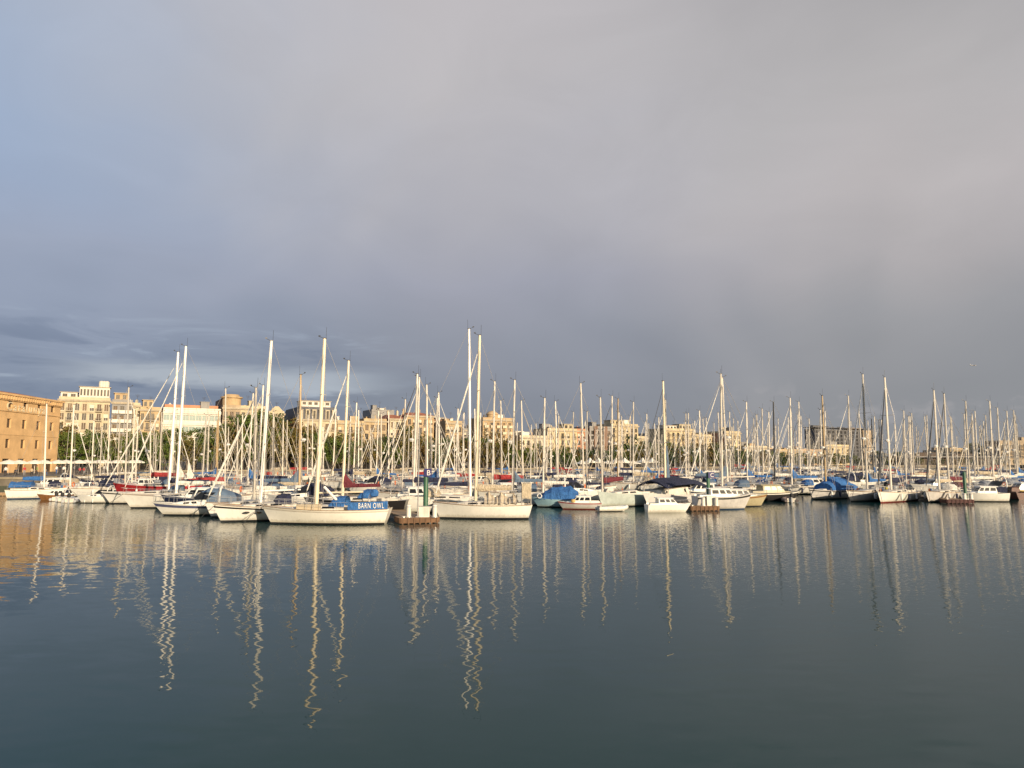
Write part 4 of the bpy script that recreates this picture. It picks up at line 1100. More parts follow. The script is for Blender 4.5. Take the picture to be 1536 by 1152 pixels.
# ------------------------------------------------------------------ buildings
def wallmat(name, col, rough=.85, var=.10, scale=.25, streaks=.22): return mat('wall_' + name, col, rough, var, scale, streaks=streaks)
w_cream = wallmat('cream', (.49, .42, .29), var=.2); w_ochre = wallmat('ochre', (.45, .34, .20), var=.22); w_yellow = wallmat('yellow', (.50, .41, .255), var=.2); w_pale = wallmat('pale', (.53, .46, .33), var=.18)
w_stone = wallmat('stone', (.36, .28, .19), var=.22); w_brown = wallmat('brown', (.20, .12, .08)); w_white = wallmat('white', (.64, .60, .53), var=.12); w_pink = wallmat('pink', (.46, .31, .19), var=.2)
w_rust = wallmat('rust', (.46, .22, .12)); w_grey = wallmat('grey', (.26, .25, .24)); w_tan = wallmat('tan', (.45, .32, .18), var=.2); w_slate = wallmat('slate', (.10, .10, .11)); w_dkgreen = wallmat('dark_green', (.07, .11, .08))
m_tile = mat('roof_tile', (.34, .12, .06), .85, .25, .6); m_roof = mat('roof_terrace', (.34, .27, .20), .9, .2, .5)
m_frame = mat('window_frame', (.30, .25, .19), .6, .1, 1.0); m_shut = mat('shutter_brown', (.14, .09, .05), .7, .2, 1.0, obj_var=.3); m_blind = mat('blind_pale', (.60, .54, .42), .7, .1, 1.0, obj_var=.2)
m_rail = mat('balcony_rail', (.07, .06, .055), .6, .1, 1.0); m_slab = mat('balcony_slab', (.40, .34, .25), .8, .15, .8); m_green = mat('green_glass', (.03, .11, .10), .25, .2, .6); m_pane = mat('window_pane', (.035, .033, .032), .15, .2, .5, obj_var=.4)
brick = mat('museum_brick', (.60, .39, .19), .88, .14, .35, streaks=.12); brick_d = mat('museum_brick_dark', (.57, .38, .19), .88, .14, .35, streaks=.15); m_let = mat('letter_cream', (.60, .50, .34), .6, .05)

def facade_mb(mb, W, z0, z1, rects, depth=.25, y=0.0, m=0):
    us = sorted({0.0, W} | {r[0] for r in rects} | {r[1] for r in rects}); vs = sorted({z0, z1} | {r[2] for r in rects} | {r[3] for r in rects})
    def inside(u, v): return any(r[0] < u < r[1] and r[2] < v < r[3] for r in rects)
    for i in range(len(us) - 1):
        run = None
        for j in range(len(vs) - 1):
            if not inside((us[i] + us[i + 1]) / 2, (vs[j] + vs[j + 1]) / 2):
                a = vs[j]
                mb.add([(us[i], y, vs[j]), (us[i + 1], y, vs[j]), (us[i + 1], y, vs[j + 1]), (us[i], y, vs[j + 1])], [(0, 1, 2, 3)], m)
    for u0, u1, v0, v1 in rects:
        mb.add([(u0, y, v0), (u1, y, v0), (u1, y, v1), (u0, y, v1), (u0, y + depth, v0), (u1, y + depth, v0), (u1, y + depth, v1), (u0, y + depth, v1)],
               [(0, 1, 5, 4), (1, 2, 6, 5), (2, 3, 7, 6), (3, 0, 4, 7)], m)
def window_mesh(name, w_, h_, kind, parent, loc, frame=None, pane=None):
    mb = MB(); f = .07
    mb.b2((-w_ / 2, 0, 0), (-w_ / 2 + f, .10, h_)); mb.b2((w_ / 2 - f, 0, 0), (w_ / 2, .10, h_)); mb.b2((-w_ / 2 + f, 0, 0), (w_ / 2 - f, .10, f)); mb.b2((-w_ / 2 + f, 0, h_ - f), (w_ / 2 - f, .10, h_))
    if w_ > .9: mb.b2((-.035, .003, f), (.035, .10, h_ - f))
    mb.b2((-w_ / 2 + f, .05, f), (w_ / 2 - f, .09, h_ - f), 1)
    if kind == 'blind': mb.b2((-w_ / 2 + f, .012, h_ * .45), (w_ / 2 - f, .045, h_ - f), 2)
    if kind == 'shut': mb.b2((-w_ / 2 + f, .012, f), (-.04, .045, h_ - f), 3); mb.b2((.04, .012, f), (w_ / 2 - f, .045, h_ - f), 3)
    o = mb.build(name, [frame or m_frame, pane or m_pane, m_blind, m_shut], parent, smooth=False); o.location = loc
    return o
def place_building(px0, px1, ytop, off, yaw=30.0, Y0=None):
    a = R(yaw)
    if Y0: A = at(px0, 690, Y0)
    else: A = on_street(px0, off)
    z = at(px0, ytop, A.y).z
    k = ray(px1, 690).x / ray(px1, 690).y
    W = (k * A.y - A.x) / (math.cos(a) - k * math.sin(a))
    return Vector((A.x, A.y, QZ)), W, z - QZ
def building(name, label, cat, px0, px1, ytop, off, wall, floors, bays, yaw=30.0, Y0=None, depth=12.0, side=None, roof='flat', win=(1.3, 2.2), balcony=(), balc_w=1.9, cornice=True, bands=None, kinds=('plain', 'plain', 'blind', 'shut', 'shut'), wfrac=.62,
             frame=None, pane=None, skip_low=True, roof_h=2.2, seed=1, parapet=.9, rails=True, roofcol=None, group=None, slabm=None):
    rn = random.Random(seed + int(px0))
    loc, W, H = place_building(px0, px1, ytop, off, yaw, Y0)
    root = empty(name, loc, R(yaw), label, cat, group)
    Hw = H - (roof_h if roof in ('hip', 'mansard') else 0)
    fh = (Hw - .8) / floors; bw = W / bays
    ww, wh = min(win[0], bw * wfrac), min(win[1], fh * .74)
    rects, spots = [], []
    for f in range(floors):
        if skip_low and f * fh < 3.2 and floors > 3: continue
        for b_ in range(bays):
            u = (b_ + .5) * bw; v = f * fh + (fh - wh) * .42
            rects.append((u - ww / 2, u + ww / 2, v, v + wh)); spots.append((u, v, f, b_))
    mb = MB(); facade_mb(mb, W, 0, Hw, rects, depth=.38)
    D = depth
    mb.add([(0, 0, 0), (0, 0, Hw), (0, D, Hw), (0, D, 0), (W, 0, 0), (W, 0, Hw), (W, D, Hw), (W, D, 0)], [(0, 1, 2, 3)], 1)
    mb.add([(W, 0, 0), (W, 0, Hw), (W, D, Hw), (W, D, 0), (0, D, 0), (0, D, Hw)], [(3, 2, 1, 0), (3, 4, 5, 2)], 0)
    mb.add([(0, 0, Hw), (W, 0, Hw), (W, D, Hw), (0, D, Hw)], [(0, 1, 2, 3)], 2)
    mb.build('wall', [wall, side or wall, m_roof], root, smooth=False)  # left side slot; a brown side also has its shade put into the colour
    first = {}
    for u, v, f, b_ in spots:
        k = rn.choice(kinds); p = (u, .26, v)
        if k not in first: first[k] = window_mesh('window', ww, wh, k, root, p, frame, pane)
        else: clone(first[k], 'window', root, p)
    bf = None
    bal = set()
    if balcony == 'all': bal = {(f, b_) for _, _, f, b_ in spots}
    elif balcony: bal = {(f, b_) for _, _, f, b_ in spots if b_ in balcony}
    for u, v, f, b_ in spots:
        if (f, b_) not in bal: continue
        p = (u, 0, f * fh + (fh - wh) * .42 - .12)
        if bf is None:
            bb = MB(); bwid = min(balc_w, bw * .92)
            bb.b2((-bwid / 2, -.95, -.14), (bwid / 2, -.003, 0), 0)
            if rails:
                bb.b2((-bwid / 2, -.95, .92), (bwid / 2, -.90, .98), 1)
                n = max(4, int(bwid / .16))
                for q in range(n + 1): bb.box((-bwid / 2 + .03 + (bwid - .06) * q / n, -.925, .46), (.035, .035, .92), 1)
                for s in (-1, 1): bb.b2((s * bwid / 2, -.9, .92), (s * (bwid / 2 - .05), 0, .98), 1)
            else:
                bb.b2((-bwid / 2, -.95, .003), (bwid / 2, -.87, .95), 0)
                for s in (-1, 1): bb.b2((s * bwid / 2, -.87, .003), (s * (bwid / 2 - .08), 0, .95), 0)
            bf = bb.build('balcony', [slabm or m_slab, m_rail], root, smooth=False); bf.location = p
        else: clone(bf, 'balcony', root, p)
    if cornice:
        cb = MB(); cb.b2((-.25, -.45, Hw - .55), (W + .25, -.003, Hw - .25)); cb.b2((-.35, -.60, Hw - .25), (W + .35, -.003, Hw + .06))
        cb.b2((-.1, -.14, fh * (floors - 1) - .1), (W + .1, -.003, fh * (floors - 1) + .08))
        cb.build('cornice', m_slab, root, smooth=False)
    if parapet and roof == 'flat':
        pb = MB(); pb.b2((0, .02, Hw + .06), (W, .25, Hw + parapet)); pb.b2((0, .25, Hw + .004), (.22, D, Hw + parapet)); pb.b2((W - .22, .25, Hw + .004), (W, D, Hw + parapet))
        pb.build('parapet', wall, root, smooth=False)
    if roof == 'hip':
        rb = MB(); e = .5
        rb.loft([[(-e, -e, Hw + .06), (W + e, -e, Hw + .06), (W + e, D + e, Hw + .06), (-e, D + e, Hw + .06)], [(W * .25, D * .45, Hw + roof_h), (W * .75, D * .45, Hw + roof_h), (W * .75, D * .55, Hw + roof_h), (W * .25, D * .55, Hw + roof_h)]])
        rb.build('roof', roofcol or m_tile, root, smooth=False)
    if roof == 'mansard':
        rb = MB(); rb.loft([[(-.2, -.2, Hw + .07), (W + .2, -.2, Hw + .07), (W + .2, D, Hw + .07), (-.2, D, Hw + .07)], [(.9, 1.1, Hw + roof_h), (W - .9, 1.1, Hw + roof_h), (W - .9, D - 1, Hw + roof_h), (.9, D - 1, Hw + roof_h)]])
        rf = rb.build('roof', roofcol or w_slate, root, smooth=False)
        df = None
        for b_ in range(bays):
            u = (b_ + .5) * bw
            if df is None:
                dm = MB(); hh = roof_h * .72; wd = min(1.5, bw * .6)
                dm.b2((-wd / 2, -.15, 0), (wd / 2, 1.2, hh), 0); dm.b2((-wd / 2 - .12, -.27, hh), (wd / 2 + .12, 1.2, hh + .18), 0); dm.b2((-wd * .3, -.19, .25), (wd * .3, -.153, hh - .2), 1)
                df = dm.build('dormer', [w_pale, m_pane], rf, smooth=False); df.location = (u, 0, Hw + .08)
            else: clone(df, 'dormer', rf, (u, 0, Hw + .08))
    # chimneys and aerials on the roof
    zt = Hw + .004 if roof == 'flat' else Hw + roof_h * .5
    cf = None
    for k in range(max(2, int(W / 6))):
        p = (rn.uniform(.1, .9) * W, rn.uniform(.35, .7) * D, zt)
        if cf is None:
            c = MB(); hh = 1.9 if roof == 'flat' else roof_h * .8 + .6
            c.b2((-.35, -.3, 0), (.35, .3, hh)); c.b2((-.45, -.4, hh), (.45, .4, hh + .15)); c.b2((-.2, -.2, hh + .15), (.2, .2, hh + .5))
            cf = c.build('chimney', wall, root, smooth=False); cf.location = p
        else: clone(cf, 'chimney', root, p)
    for k in range(2 if roof == 'flat' and W > 7 else 0):
        hb = MB(); w_ = rn.uniform(.14, .30) * W; x0_ = rn.uniform(.02, .66) * W; hh = rn.uniform(1.3, 3.0); y0_ = 2.2 + 3.4 * k
        hb.b2((x0_, y0_, Hw + .004), (x0_ + w_, y0_ + 2.8, Hw + hh)); hb.b2((x0_ - .15, y0_ - .15, Hw + hh + .003), (x0_ + w_ + .15, y0_ + 2.95, Hw + hh + .14)); hb.b2((x0_ + w_ * .4, y0_ - .03, Hw + .1), (x0_ + w_ * .4 + .8, y0_ - .003, Hw + min(hh - .2, 2.0)))
        hb.build('roof_hut', [rn.choice([wall, w_grey, w_tan, w_white])], root, smooth=False)
    an = MB()
    ax_, ay_ = rn.uniform(.2, .8) * W, D * .4; hh = 3.4 + rn.random() * 1.5
    an.tube([(ax_, ay_, zt), (ax_, ay_, zt + hh)], .035, 4)
    for q in range(3): an.tube([(ax_ - .7 + .1 * q, ay_, zt + hh - .3 * q - .1), (ax_ + .7 - .1 * q, ay_, zt + hh - .3 * q - .1)], .025, 4)
    an.build('aerial', m_rail, root)
    root['_W'], root['_H'], root['_D'], root['_fh'] = W, Hw, D, fh
    return root
def roof_room(root, f0, f1, h, m, nwin=4, y0=1.6, name='roof_room', d=5.0, cap=True, z=0.0):
    W, Hw = root['_W'], root['_H'] + z
    x0, x1 = f0 * W, f1 * W; rects = []
    bw = (x1 - x0) / max(1, nwin); ww = bw * .6
    for k in range(nwin): rects.append((x0 + (k + .5) * bw - ww / 2, x0 + (k + .5) * bw + ww / 2, Hw + h * .36, Hw + h * .84))
    mb = MB()
    us_shift = [(a - x0, b - x0, c, e) for a, b, c, e in rects]
    tmp = MB(); facade_mb(tmp, x1 - x0, Hw + .004, Hw + h, us_shift)
    mb.add([(a + x0, b + y0, c) for a, b, c in tmp.v], tmp.f, 0)
    mb.add([(x0, y0, Hw + .004), (x0, y0, Hw + h), (x0, y0 + d, Hw + h), (x0, y0 + d, Hw + .004), (x1, y0, Hw + .004), (x1, y0, Hw + h), (x1, y0 + d, Hw + h), (x1, y0 + d, Hw + .004)], [(0, 1, 2, 3), (7, 6, 5, 4), (3, 2, 6, 7), (1, 5, 6, 2)], 0)
    o = mb.build(name, m, root, smooth=False)
    if cap:
        c = MB(); c.b2((x0 - .3, y0 - .35, Hw + h + .003), (x1 + .3, y0 + d + .2, Hw + h + .18)); c.build('roof_edge', m_slab, o, smooth=False)
    first = None
    for a, b, c, e in rects:
        p = ((a + b) / 2, y0 + .14, c)
        if first is None: first = window_mesh('window', b - a, e - c, 'plain', o, p)
        else: clone(first, 'window', o, p)
    return o

# museum: long brick front turned to the harbour on the right
def museum():
    P1 = at(85.5, 690, 175); d = Vector((-.081, 1, 0)).normalized(); Lm = 70.0
    P0 = P1 - d * Lm; P0.z = QZ
    root = empty('museum', P0, math.atan2(d.y, d.x), 'long orange brick museum with big cream letters Catalunya under its cornice', 'museum')
    H = at(85.5, 603, 175).z - QZ; sp, u0 = 5.5, Lm - 3.4
    rows = [at(85.5, 614, 175).z - QZ - 1.0, at(85.5, 641, 175).z - QZ - 1.0, at(85.5, 668, 175).z - QZ - 1.0]
    rects, spots = [], []
    for r_ in rows:
        for k in range(12):
            u = u0 - k * sp; rects.append((u - .75, u + .75, r_, r_ + 2.0)); spots.append((u, r_))
    for k in range(12):
        u = u0 - k * sp; rects.append((u - 1.3, u + 1.3, .0, 3.1))
    z_str = at(85.5, 625.5, 175).z - QZ
    mb = MB(); tmp = MB(); facade_mb(tmp, Lm, 0, H, rects, depth=.5)
    for (f, mi) in zip(tmp.f, tmp.m):
        zc = sum(tmp.v[i][2] for i in f) / len(f)
    mb.add(tmp.v, tmp.f, 0)
    mb.add([(0, 0, 0), (0, 0, H), (0, 16, H), (0, 16, 0), (Lm, 0, 0), (Lm, 0, H), (Lm, 16, H), (Lm, 16, 0)], [(0, 1, 2, 3), (7, 6, 5, 4), (3, 2, 6, 7), (1, 5, 6, 2)], 0)
    mb.build('wall', brick, root, smooth=False)
    first = None
    for u, v in spots:
        if first is None: first = window_mesh('window', 1.5, 2.0, 'plain', root, (u, .36, v), mat('museum_frame', (.20, .12, .07), .7, .1))
        else: clone(first, 'window', root, (u, .36, v))
    first = None
    for k in range(12):
        p = (u0 - k * sp, .36, 0)
        if first is None: first = window_mesh('shop_front', 2.6, 3.1, 'plain', root, p, mat('museum_frame', (.20, .12, .07)))
        else: clone(first, 'shop_front', root, p)
    sc = MB()
    sc.b2((-.2, -.22, z_str), (Lm + .2, -.003, z_str + .22)); sc.b2((-.1, -.08, at(85.5, 656, 175).z - QZ - .1), (Lm + .1, -.003, at(85.5, 656, 175).z - QZ + .08))
    sc.build('string_course', brick_d, root, smooth=False)
    cb = MB(); cb.b2((-.4, -.75, H - .25), (Lm + .4, .6, H + .18)); cb.b2((-.2, -.3, H - 1.35), (Lm + .2, -.003, H - 1.1))
    k = 0
    while k * .9 < Lm: cb.b2((k * .9, -.6, H - 1.1), (k * .9 + .42, -.003, H - .25)); k += 1
    cb.build('cornice', brick, root, smooth=False)
    rb = MB(); rb.loft([[(-.3, 0, H + .185), (Lm + .3, 0, H + .185), (Lm + .3, 16, H + .185), (-.3, 16, H + .185)], [(4, 7.5, H + 1.6), (Lm - 4, 7.5, H + 1.6), (Lm - 4, 8.5, H + 1.6), (4, 8.5, H + 1.6)]])
    rb.build('roof', m_tile, root, smooth=False)
    text_mesh('lettering', 'Catalunya', 2.75, m_let, root, (Lm - 21.3, -.12, z_str + .25), rot=(R(90), 0, 0), extrude=.09, align='LEFT', spacing=1.30, sx=1.02)
museum()

b1 = building('apartment_block', 'cream apartment block with dark balcony columns and a glazed white penthouse', 'apartment block', 82, 160, 598.5, 232, w_cream, 7, 7, balcony=(1, 5), balc_w=3.2, frame=w_white, depth=14)
roof_room(b1, .38, .98, 4.3, w_white, 9, y0=1.8, name='penthouse'); roof_room(b1, .02, .34, 2.4, w_white, 2, y0=2.4)
wt = MB()
for k in range(3): wt.lathe([(.75, 0), (.75, 1.8), (.5, 2.1), (.05, 2.2)], (b1['_W'] * (.80 + .055 * k), 4.0, b1['_H'] + 4.5), 10)
wt.build('water_tanks', mat('tank_pale', (.58, .54, .46), .6, .1), b1)
b2 = building('apartment_block', 'narrow dark block with stacked white balconies beside the cream penthouse block', 'apartment block', 163, 194, 603, 228, w_grey, 7, 3, balcony='all', balc_w=3.0, rails=False, slabm=w_white, side=w_dkgreen, depth=13)
roof_room(b2, .1, .75, 3.0, w_tan, 2)
b3 = building('town_house', 'slim cream town house behind a tall pale mast', 'house', 195, 206, 608, 231, w_pale, 6, 2, balcony=(0,))
b4 = building('town_house', 'ochre town house with a small square roof turret', 'house', 206, 237, 614, 229, w_ochre, 6, 4, balcony=(1, 2))
roof_room(b4, .12, .62, 3.1, w_ochre, 2, y0=.6, name='turret')
b5 = building('office_block', 'white banded office block with green ribbon windows', 'office block', 241, 328, 613, 226, w_white, 5, 9, win=(2.4, 1.75), wfrac=.92, kinds=('plain', 'plain', 'plain', 'blind'), frame=w_white, pane=m_green, side=w_brown, cornice=False, depth=16, parapet=.5)  # brown left side: shade painted in by the darker wall colour
bd = MB()
for f in range(2, 6): bd.b2((-.1, -.35, f * b5['_fh'] - .62), (b5['_W'] + .1, -.003, f * b5['_fh'] + .30))
bd.build('spandrel_band', w_white, b5, smooth=False)
tr = MB(); tr.b2((.5, 3, b5['_H'] + .004), (b5['_W'] - .5, 8, b5['_H'] + 1.7)); tr.build('roof_plant', w_rust, b5, smooth=False)
b6 = building('tower_house', 'brown stone house with rounded ornate roof turret and a dark blank side', 'house', 331, 358, 611, 226, w_stone, 6, 3, balcony='all', side=w_brown, depth=22)  # left side is brownish itself, made darker to hold its shade too
tw = MB(); tw.lathe([(3.1, 0), (3.1, 3.3), (3.6, 3.45), (3.6, 3.9), (2.6, 4.0), (2.4, 4.7), (.3, 4.9)], (b6['_W'] * .55, 3.6, b6['_H'] + .01), 14); tw.build('turret', w_tan, b6, smooth=True)
bx_ = MB(); bx_.b2((-.0, 6, b6['_H'] + .01), (b6['_W'] * .9, 20, b6['_H'] + 3.4)); bx_.build('roof_room', w_brown, b6, smooth=False)
b7 = building('town_house', 'cream stone house with flat cornice right of the turreted house', 'house', 358, 396, 612, 230, w_cream, 6, 5, balcony=(0, 2, 4))
b8 = building('town_house', 'small cream gabled house behind the gleaming white mast', 'house', 401, 424, 620, 232, w_cream, 5, 3, balcony=(1,))
gb = MB(); Wg = b8['_W']; gb.prism([(Wg * .1, b8['_H'] + .95), (Wg * .9, b8['_H'] + .95), (Wg * .62, b8['_H'] + 2.6), (Wg * .38, b8['_H'] + 2.6)], .4, 'y', off=.15); gb.build('gable', w_cream, b8, smooth=False)
b9 = building('mansard_house', 'tall mansard house with pale dormers and a white rooftop box', 'house', 444, 504, 609, 224, w_cream, 5, 6, roof='mansard', roof_h=4.6, balcony='all', side=w_brown, depth=24)  # left side colour: brownish wall with the shade painted into it
roof_room(b9, .12, .86, 2.1, w_white, 5, y0=2.2, z=4.6, d=6)
b10 = building('town_house', 'low ochre house with small ornate cornice left of the grey block', 'house', 505, 545, 634, 227, w_ochre, 5, 5, balcony=(0, 2, 4))
b11 = building('town_house', 'low ochre house with arched shuttered windows beside the red roofed house', 'house', 545, 579, 631, 228, w_ochre, 5, 4, balcony=(1, 2), kinds=('shut', 'shut', 'plain'))
b12 = building('apartment_block', 'plain grey block rising behind the low ochre houses', 'apartment block', 556, 590, 617, 262, w_grey, 7, 4, cornice=False)
b13 = building('red_roofed_house', 'tall cream house with red tiled roof and a rust coloured side', 'house', 584, 608, 620, 226, w_pale, 6, 3, roof='hip', roof_h=2.0, side=w_rust, depth=18, balcony=(1,))
b14 = building('town_house', 'tall tan house with terracotta roof right of the red tiled one', 'house', 609, 650, 617, 229, w_tan, 6, 5, roof='hip', roof_h=1.6, balcony=(1, 3))
b15 = building('town_house', 'low dark red house with a pale roof lantern behind two white masts', 'house', 650, 668, 632, 240, w_brown, 5, 3)
roof_room(b15, .3, .95, 1.6, w_white, 2)
b16 = building('town_house', 'low ochre house at the right end of the red roofed terrace', 'house', 668, 693, 634, 228, w_ochre, 5, 4, balcony=(0, 2))
b17 = building('apartment_block', 'far dull grey house filling the gap right of the ochre terrace', 'apartment block', 694, 724, 645, 300, w_grey, 6, 4)
b18 = building('apartment_block', 'tan corner block with a round roof turret and stacked white balconies', 'apartment block', 724, 769, 629, 228, w_tan, 7, 5, balcony='all', rails=False, slabm=w_pale, depth=14)
tw = MB(); tw.lathe([(2.4, 0), (2.4, 2.2), (2.7, 2.3), (2.5, 2.7), (1.6, 3.5), (.2, 3.9)], (b18['_W'] * .42, 3.0, b18['_H'] + .01), 12); tw.build('turret', w_tan, b18, smooth=True)
b19 = building('town_house', 'low cream house with reddish back roof left of the yellow house', 'house', 780, 822, 656, 226, w_pale, 4, 5, balcony=(1, 3))
b20 = building('town_house', 'reddish house peeping over the low cream house', 'house', 776, 815, 651, 262, w_pink, 5, 4, roof='hip', roof_h=1.5)
b21 = building('yellow_house', 'yellow house with heavy cornice and a cream roof hut', 'house', 822, 866, 645, 226, w_yellow, 5, 5, balcony=(0, 2, 4))
roof_room(b21, .62, .92, 2.8, w_cream, 2)
b22 = building('town_house', 'narrow rust-red house with white window surrounds', 'house', 866, 884, 646, 227, w_rust, 5, 3, frame=w_white, balcony=(1,))
b23 = building('apartment_block', 'grey block with two dark brown vertical stripes', 'apartment block', 885, 918, 642, 224, w_grey, 7, 4, balcony=(1, 3), cornice=False, side=w_brown)
for fx in (.18, .62):
    s_b = MB(); s_b.b2((b23['_W'] * fx, -.5, 0), (b23['_W'] * (fx + .16), -.003, b23['_H'] + .9)); s_b.build('stripe_shaft', w_brown, b23, smooth=False)
b24 = building('apartment_block', 'broad yellow block stepping down to the right of the grey striped block', 'apartment block', 918, 958, 638, 224, w_yellow, 7, 6, balcony=(0, 2, 4))
roof_room(b24, .05, .55, 2.4, w_yellow, 3)
b25 = building('town_house', 'low yellowish house at the foot of the broad yellow block', 'house', 958, 972, 657, 226, w_cream, 5, 2)
b26 = building('apartment_block', 'far dull block behind the gap left of the tall yellow block', 'apartment block', 974, 1003, 652, 290, w_grey, 6, 4)
b27 = building('apartment_block', 'tall yellow block with balconies and white rooftop rooms', 'apartment block', 1000, 1043, 645, 222, w_yellow, 7, 6, balcony='all', depth=13)
roof_room(b27, .0, .45, 2.2, w_white, 4); roof_room(b27, .55, .95, 3.0, w_cream, 4)
b28 = building('apartment_block', 'square yellow block with plain right wall beside the tall balcony block', 'apartment block', 1044, 1069, 654, 226, w_yellow, 6, 4, balcony=(1,))
b29 = building('town_house', 'far grey house in the gap between two yellow blocks', 'house', 1069, 1088, 664, 270, w_grey, 5, 3)
b30 = building('apartment_block', 'slim yellow block with rust-red stair tower', 'apartment block', 1088, 1112, 649, 222, w_yellow, 6, 4, side=w_rust, depth=14)
b31 = building('town_house', 'low pale terrace house left of the long open gap', 'house', 1118, 1152, 671, 224, w_pale, 4, 5)
b32 = building('town_house', 'low ochre house under the dark leaning jib', 'house', 1166, 1200, 676, 224, w_ochre, 3, 5)
b33 = building('town_house', 'white and pink low house in front of the dark hotel', 'house', 1201, 1238, 676, 226, w_pink, 4, 5, balcony='all', rails=False, slabm=w_white)
b34 = building('town_house', 'warm yellow house with ornate windows in front of the dark hotel', 'house', 1238, 1276, 669, 224, w_yellow, 5, 5, balcony=(0, 2, 4))
hot = building('hotel', 'large dark gridded hotel with a thin overhanging roof', 'hotel', 1224, 1307, 643, 330, wallmat('hotel', (.095, .095, .10)), 9, 14, win=(2.6, 2.4), kinds=('plain',), frame=mat('hotel_frame', (.13, .13, .14), .5, .1), cornice=False, parapet=0, depth=9, skip_low=True)  # grey wall colour darkened to stand for a cloud's shadow
rf = MB(); rf.b2((-1.5, -1.6, hot['_H'] + .9), (hot['_W'] + 1, 9, hot['_H'] + 1.3)); 
for q in range(8): rf.b2((hot['_W'] * q / 7 - .2, -.6, hot['_H'] + .004), (hot['_W'] * q / 7 + .2, -.2, hot['_H'] + .9))
rf.build('roof_slab', w_slate, hot, smooth=False)
cl = MB(); cl.b2((hot['_W'] * .84, -1.2, 0), (hot['_W'] * 1.0, -.003, hot['_H'])); cl.build('stair_tower', w_stone, hot, smooth=False)
hall = building('hall', 'long low dark hall with a thin flat roof at the right', 'hall', 1356, 1496, 686, 0, wallmat('hall_dark', (.085, .06, .045)), 1, 16, Y0=395, yaw=4, win=(3.2, 2.6), kinds=('plain',), cornice=False, skip_low=False, depth=20, parapet=0)
rf = MB(); rf.b2((-5, -3, hall['_H'] + .01), (hall['_W'] + 5, 22, hall['_H'] + .55)); rf.build('roof_slab', w_grey, hall, smooth=False)
b35 = building('town_house', 'ochre block standing over the left part of the low hall', 'house', 1426, 1452, 674, 0, w_ochre, 4, 5, Y0=430, yaw=8)
b36 = building('town_house', 'pale ochre block over the right end of the low hall', 'house', 1484, 1502, 679, 0, w_yellow, 4, 4, Y0=440, yaw=8)
b37 = building('apartment_block', 'brown apartment block with dark horizontal balcony bands at the right edge', 'apartment block', 1501, 1600, 663, 0, w_stone, 6, 12, Y0=400, yaw=2, balcony='all', rails=True, balc_w=4.0, side=w_brown, cornice=False)
b38 = building('apartment_block', 'far brown low block behind the ochre one over the hall', 'apartment block', 1405, 1428, 677, 0, w_stone, 4, 4, Y0=450, yaw=8)
for o in list(COL.objects):
    for k in ('_W', '_H', '_D', '_fh'):
        if k in o.keys(): del o[k]

# ------------------------------------------------------------------ trees along the promenade
def leafmat(name, stops, tr=.25):
    m = bpy.data.materials.new(name); m.use_nodes = True
    g = NT(m.node_tree); p = g.n('ShaderNodeBsdfPrincipled'); o = g.n('ShaderNodeOutputMaterial'); g.link(p.outputs[0], o.inputs[0])
    geo = g.n('ShaderNodeNewGeometry'); c = g.n('ShaderNodeTexCoord')
    nz = g.noise(c.outputs['Object'], .55, 3.0)
    oi = g.n('ShaderNodeObjectInfo')
    v = g.math('ADD', g.math('MULTIPLY', geo.outputs['Random Per Island'], .35), g.math('ADD', g.math('MULTIPLY', nz.outputs['Fac'], .5), g.math('MULTIPLY', oi.outputs['Random'], .25)))
    g.link(g.ramp(v, stops), p.inputs['Base Color'])
    p.inputs['Roughness'].default_value = .7; p.inputs['Specular IOR Level'].default_value = .2
    return m
lf_green = leafmat('leaves_green', [(.25, (.040, .070, .014)), (.5, (.075, .115, .022)), (.7, (.12, .14, .03)), (.95, (.18, .13, .035))])
lf_brown = leafmat('leaves_autumn', [(.25, (.070, .070, .016)), (.5, (.12, .105, .026)), (.7, (.17, .11, .035)), (.95, (.20, .09, .03))])
lf_dark = leafmat('leaves_dark', [(.25, (.022, .042, .012)), (.6, (.048, .078, .020)), (.95, (.09, .10, .026))])
bark = mat('bark', (.10, .075, .05), .9, .3, 2.0)
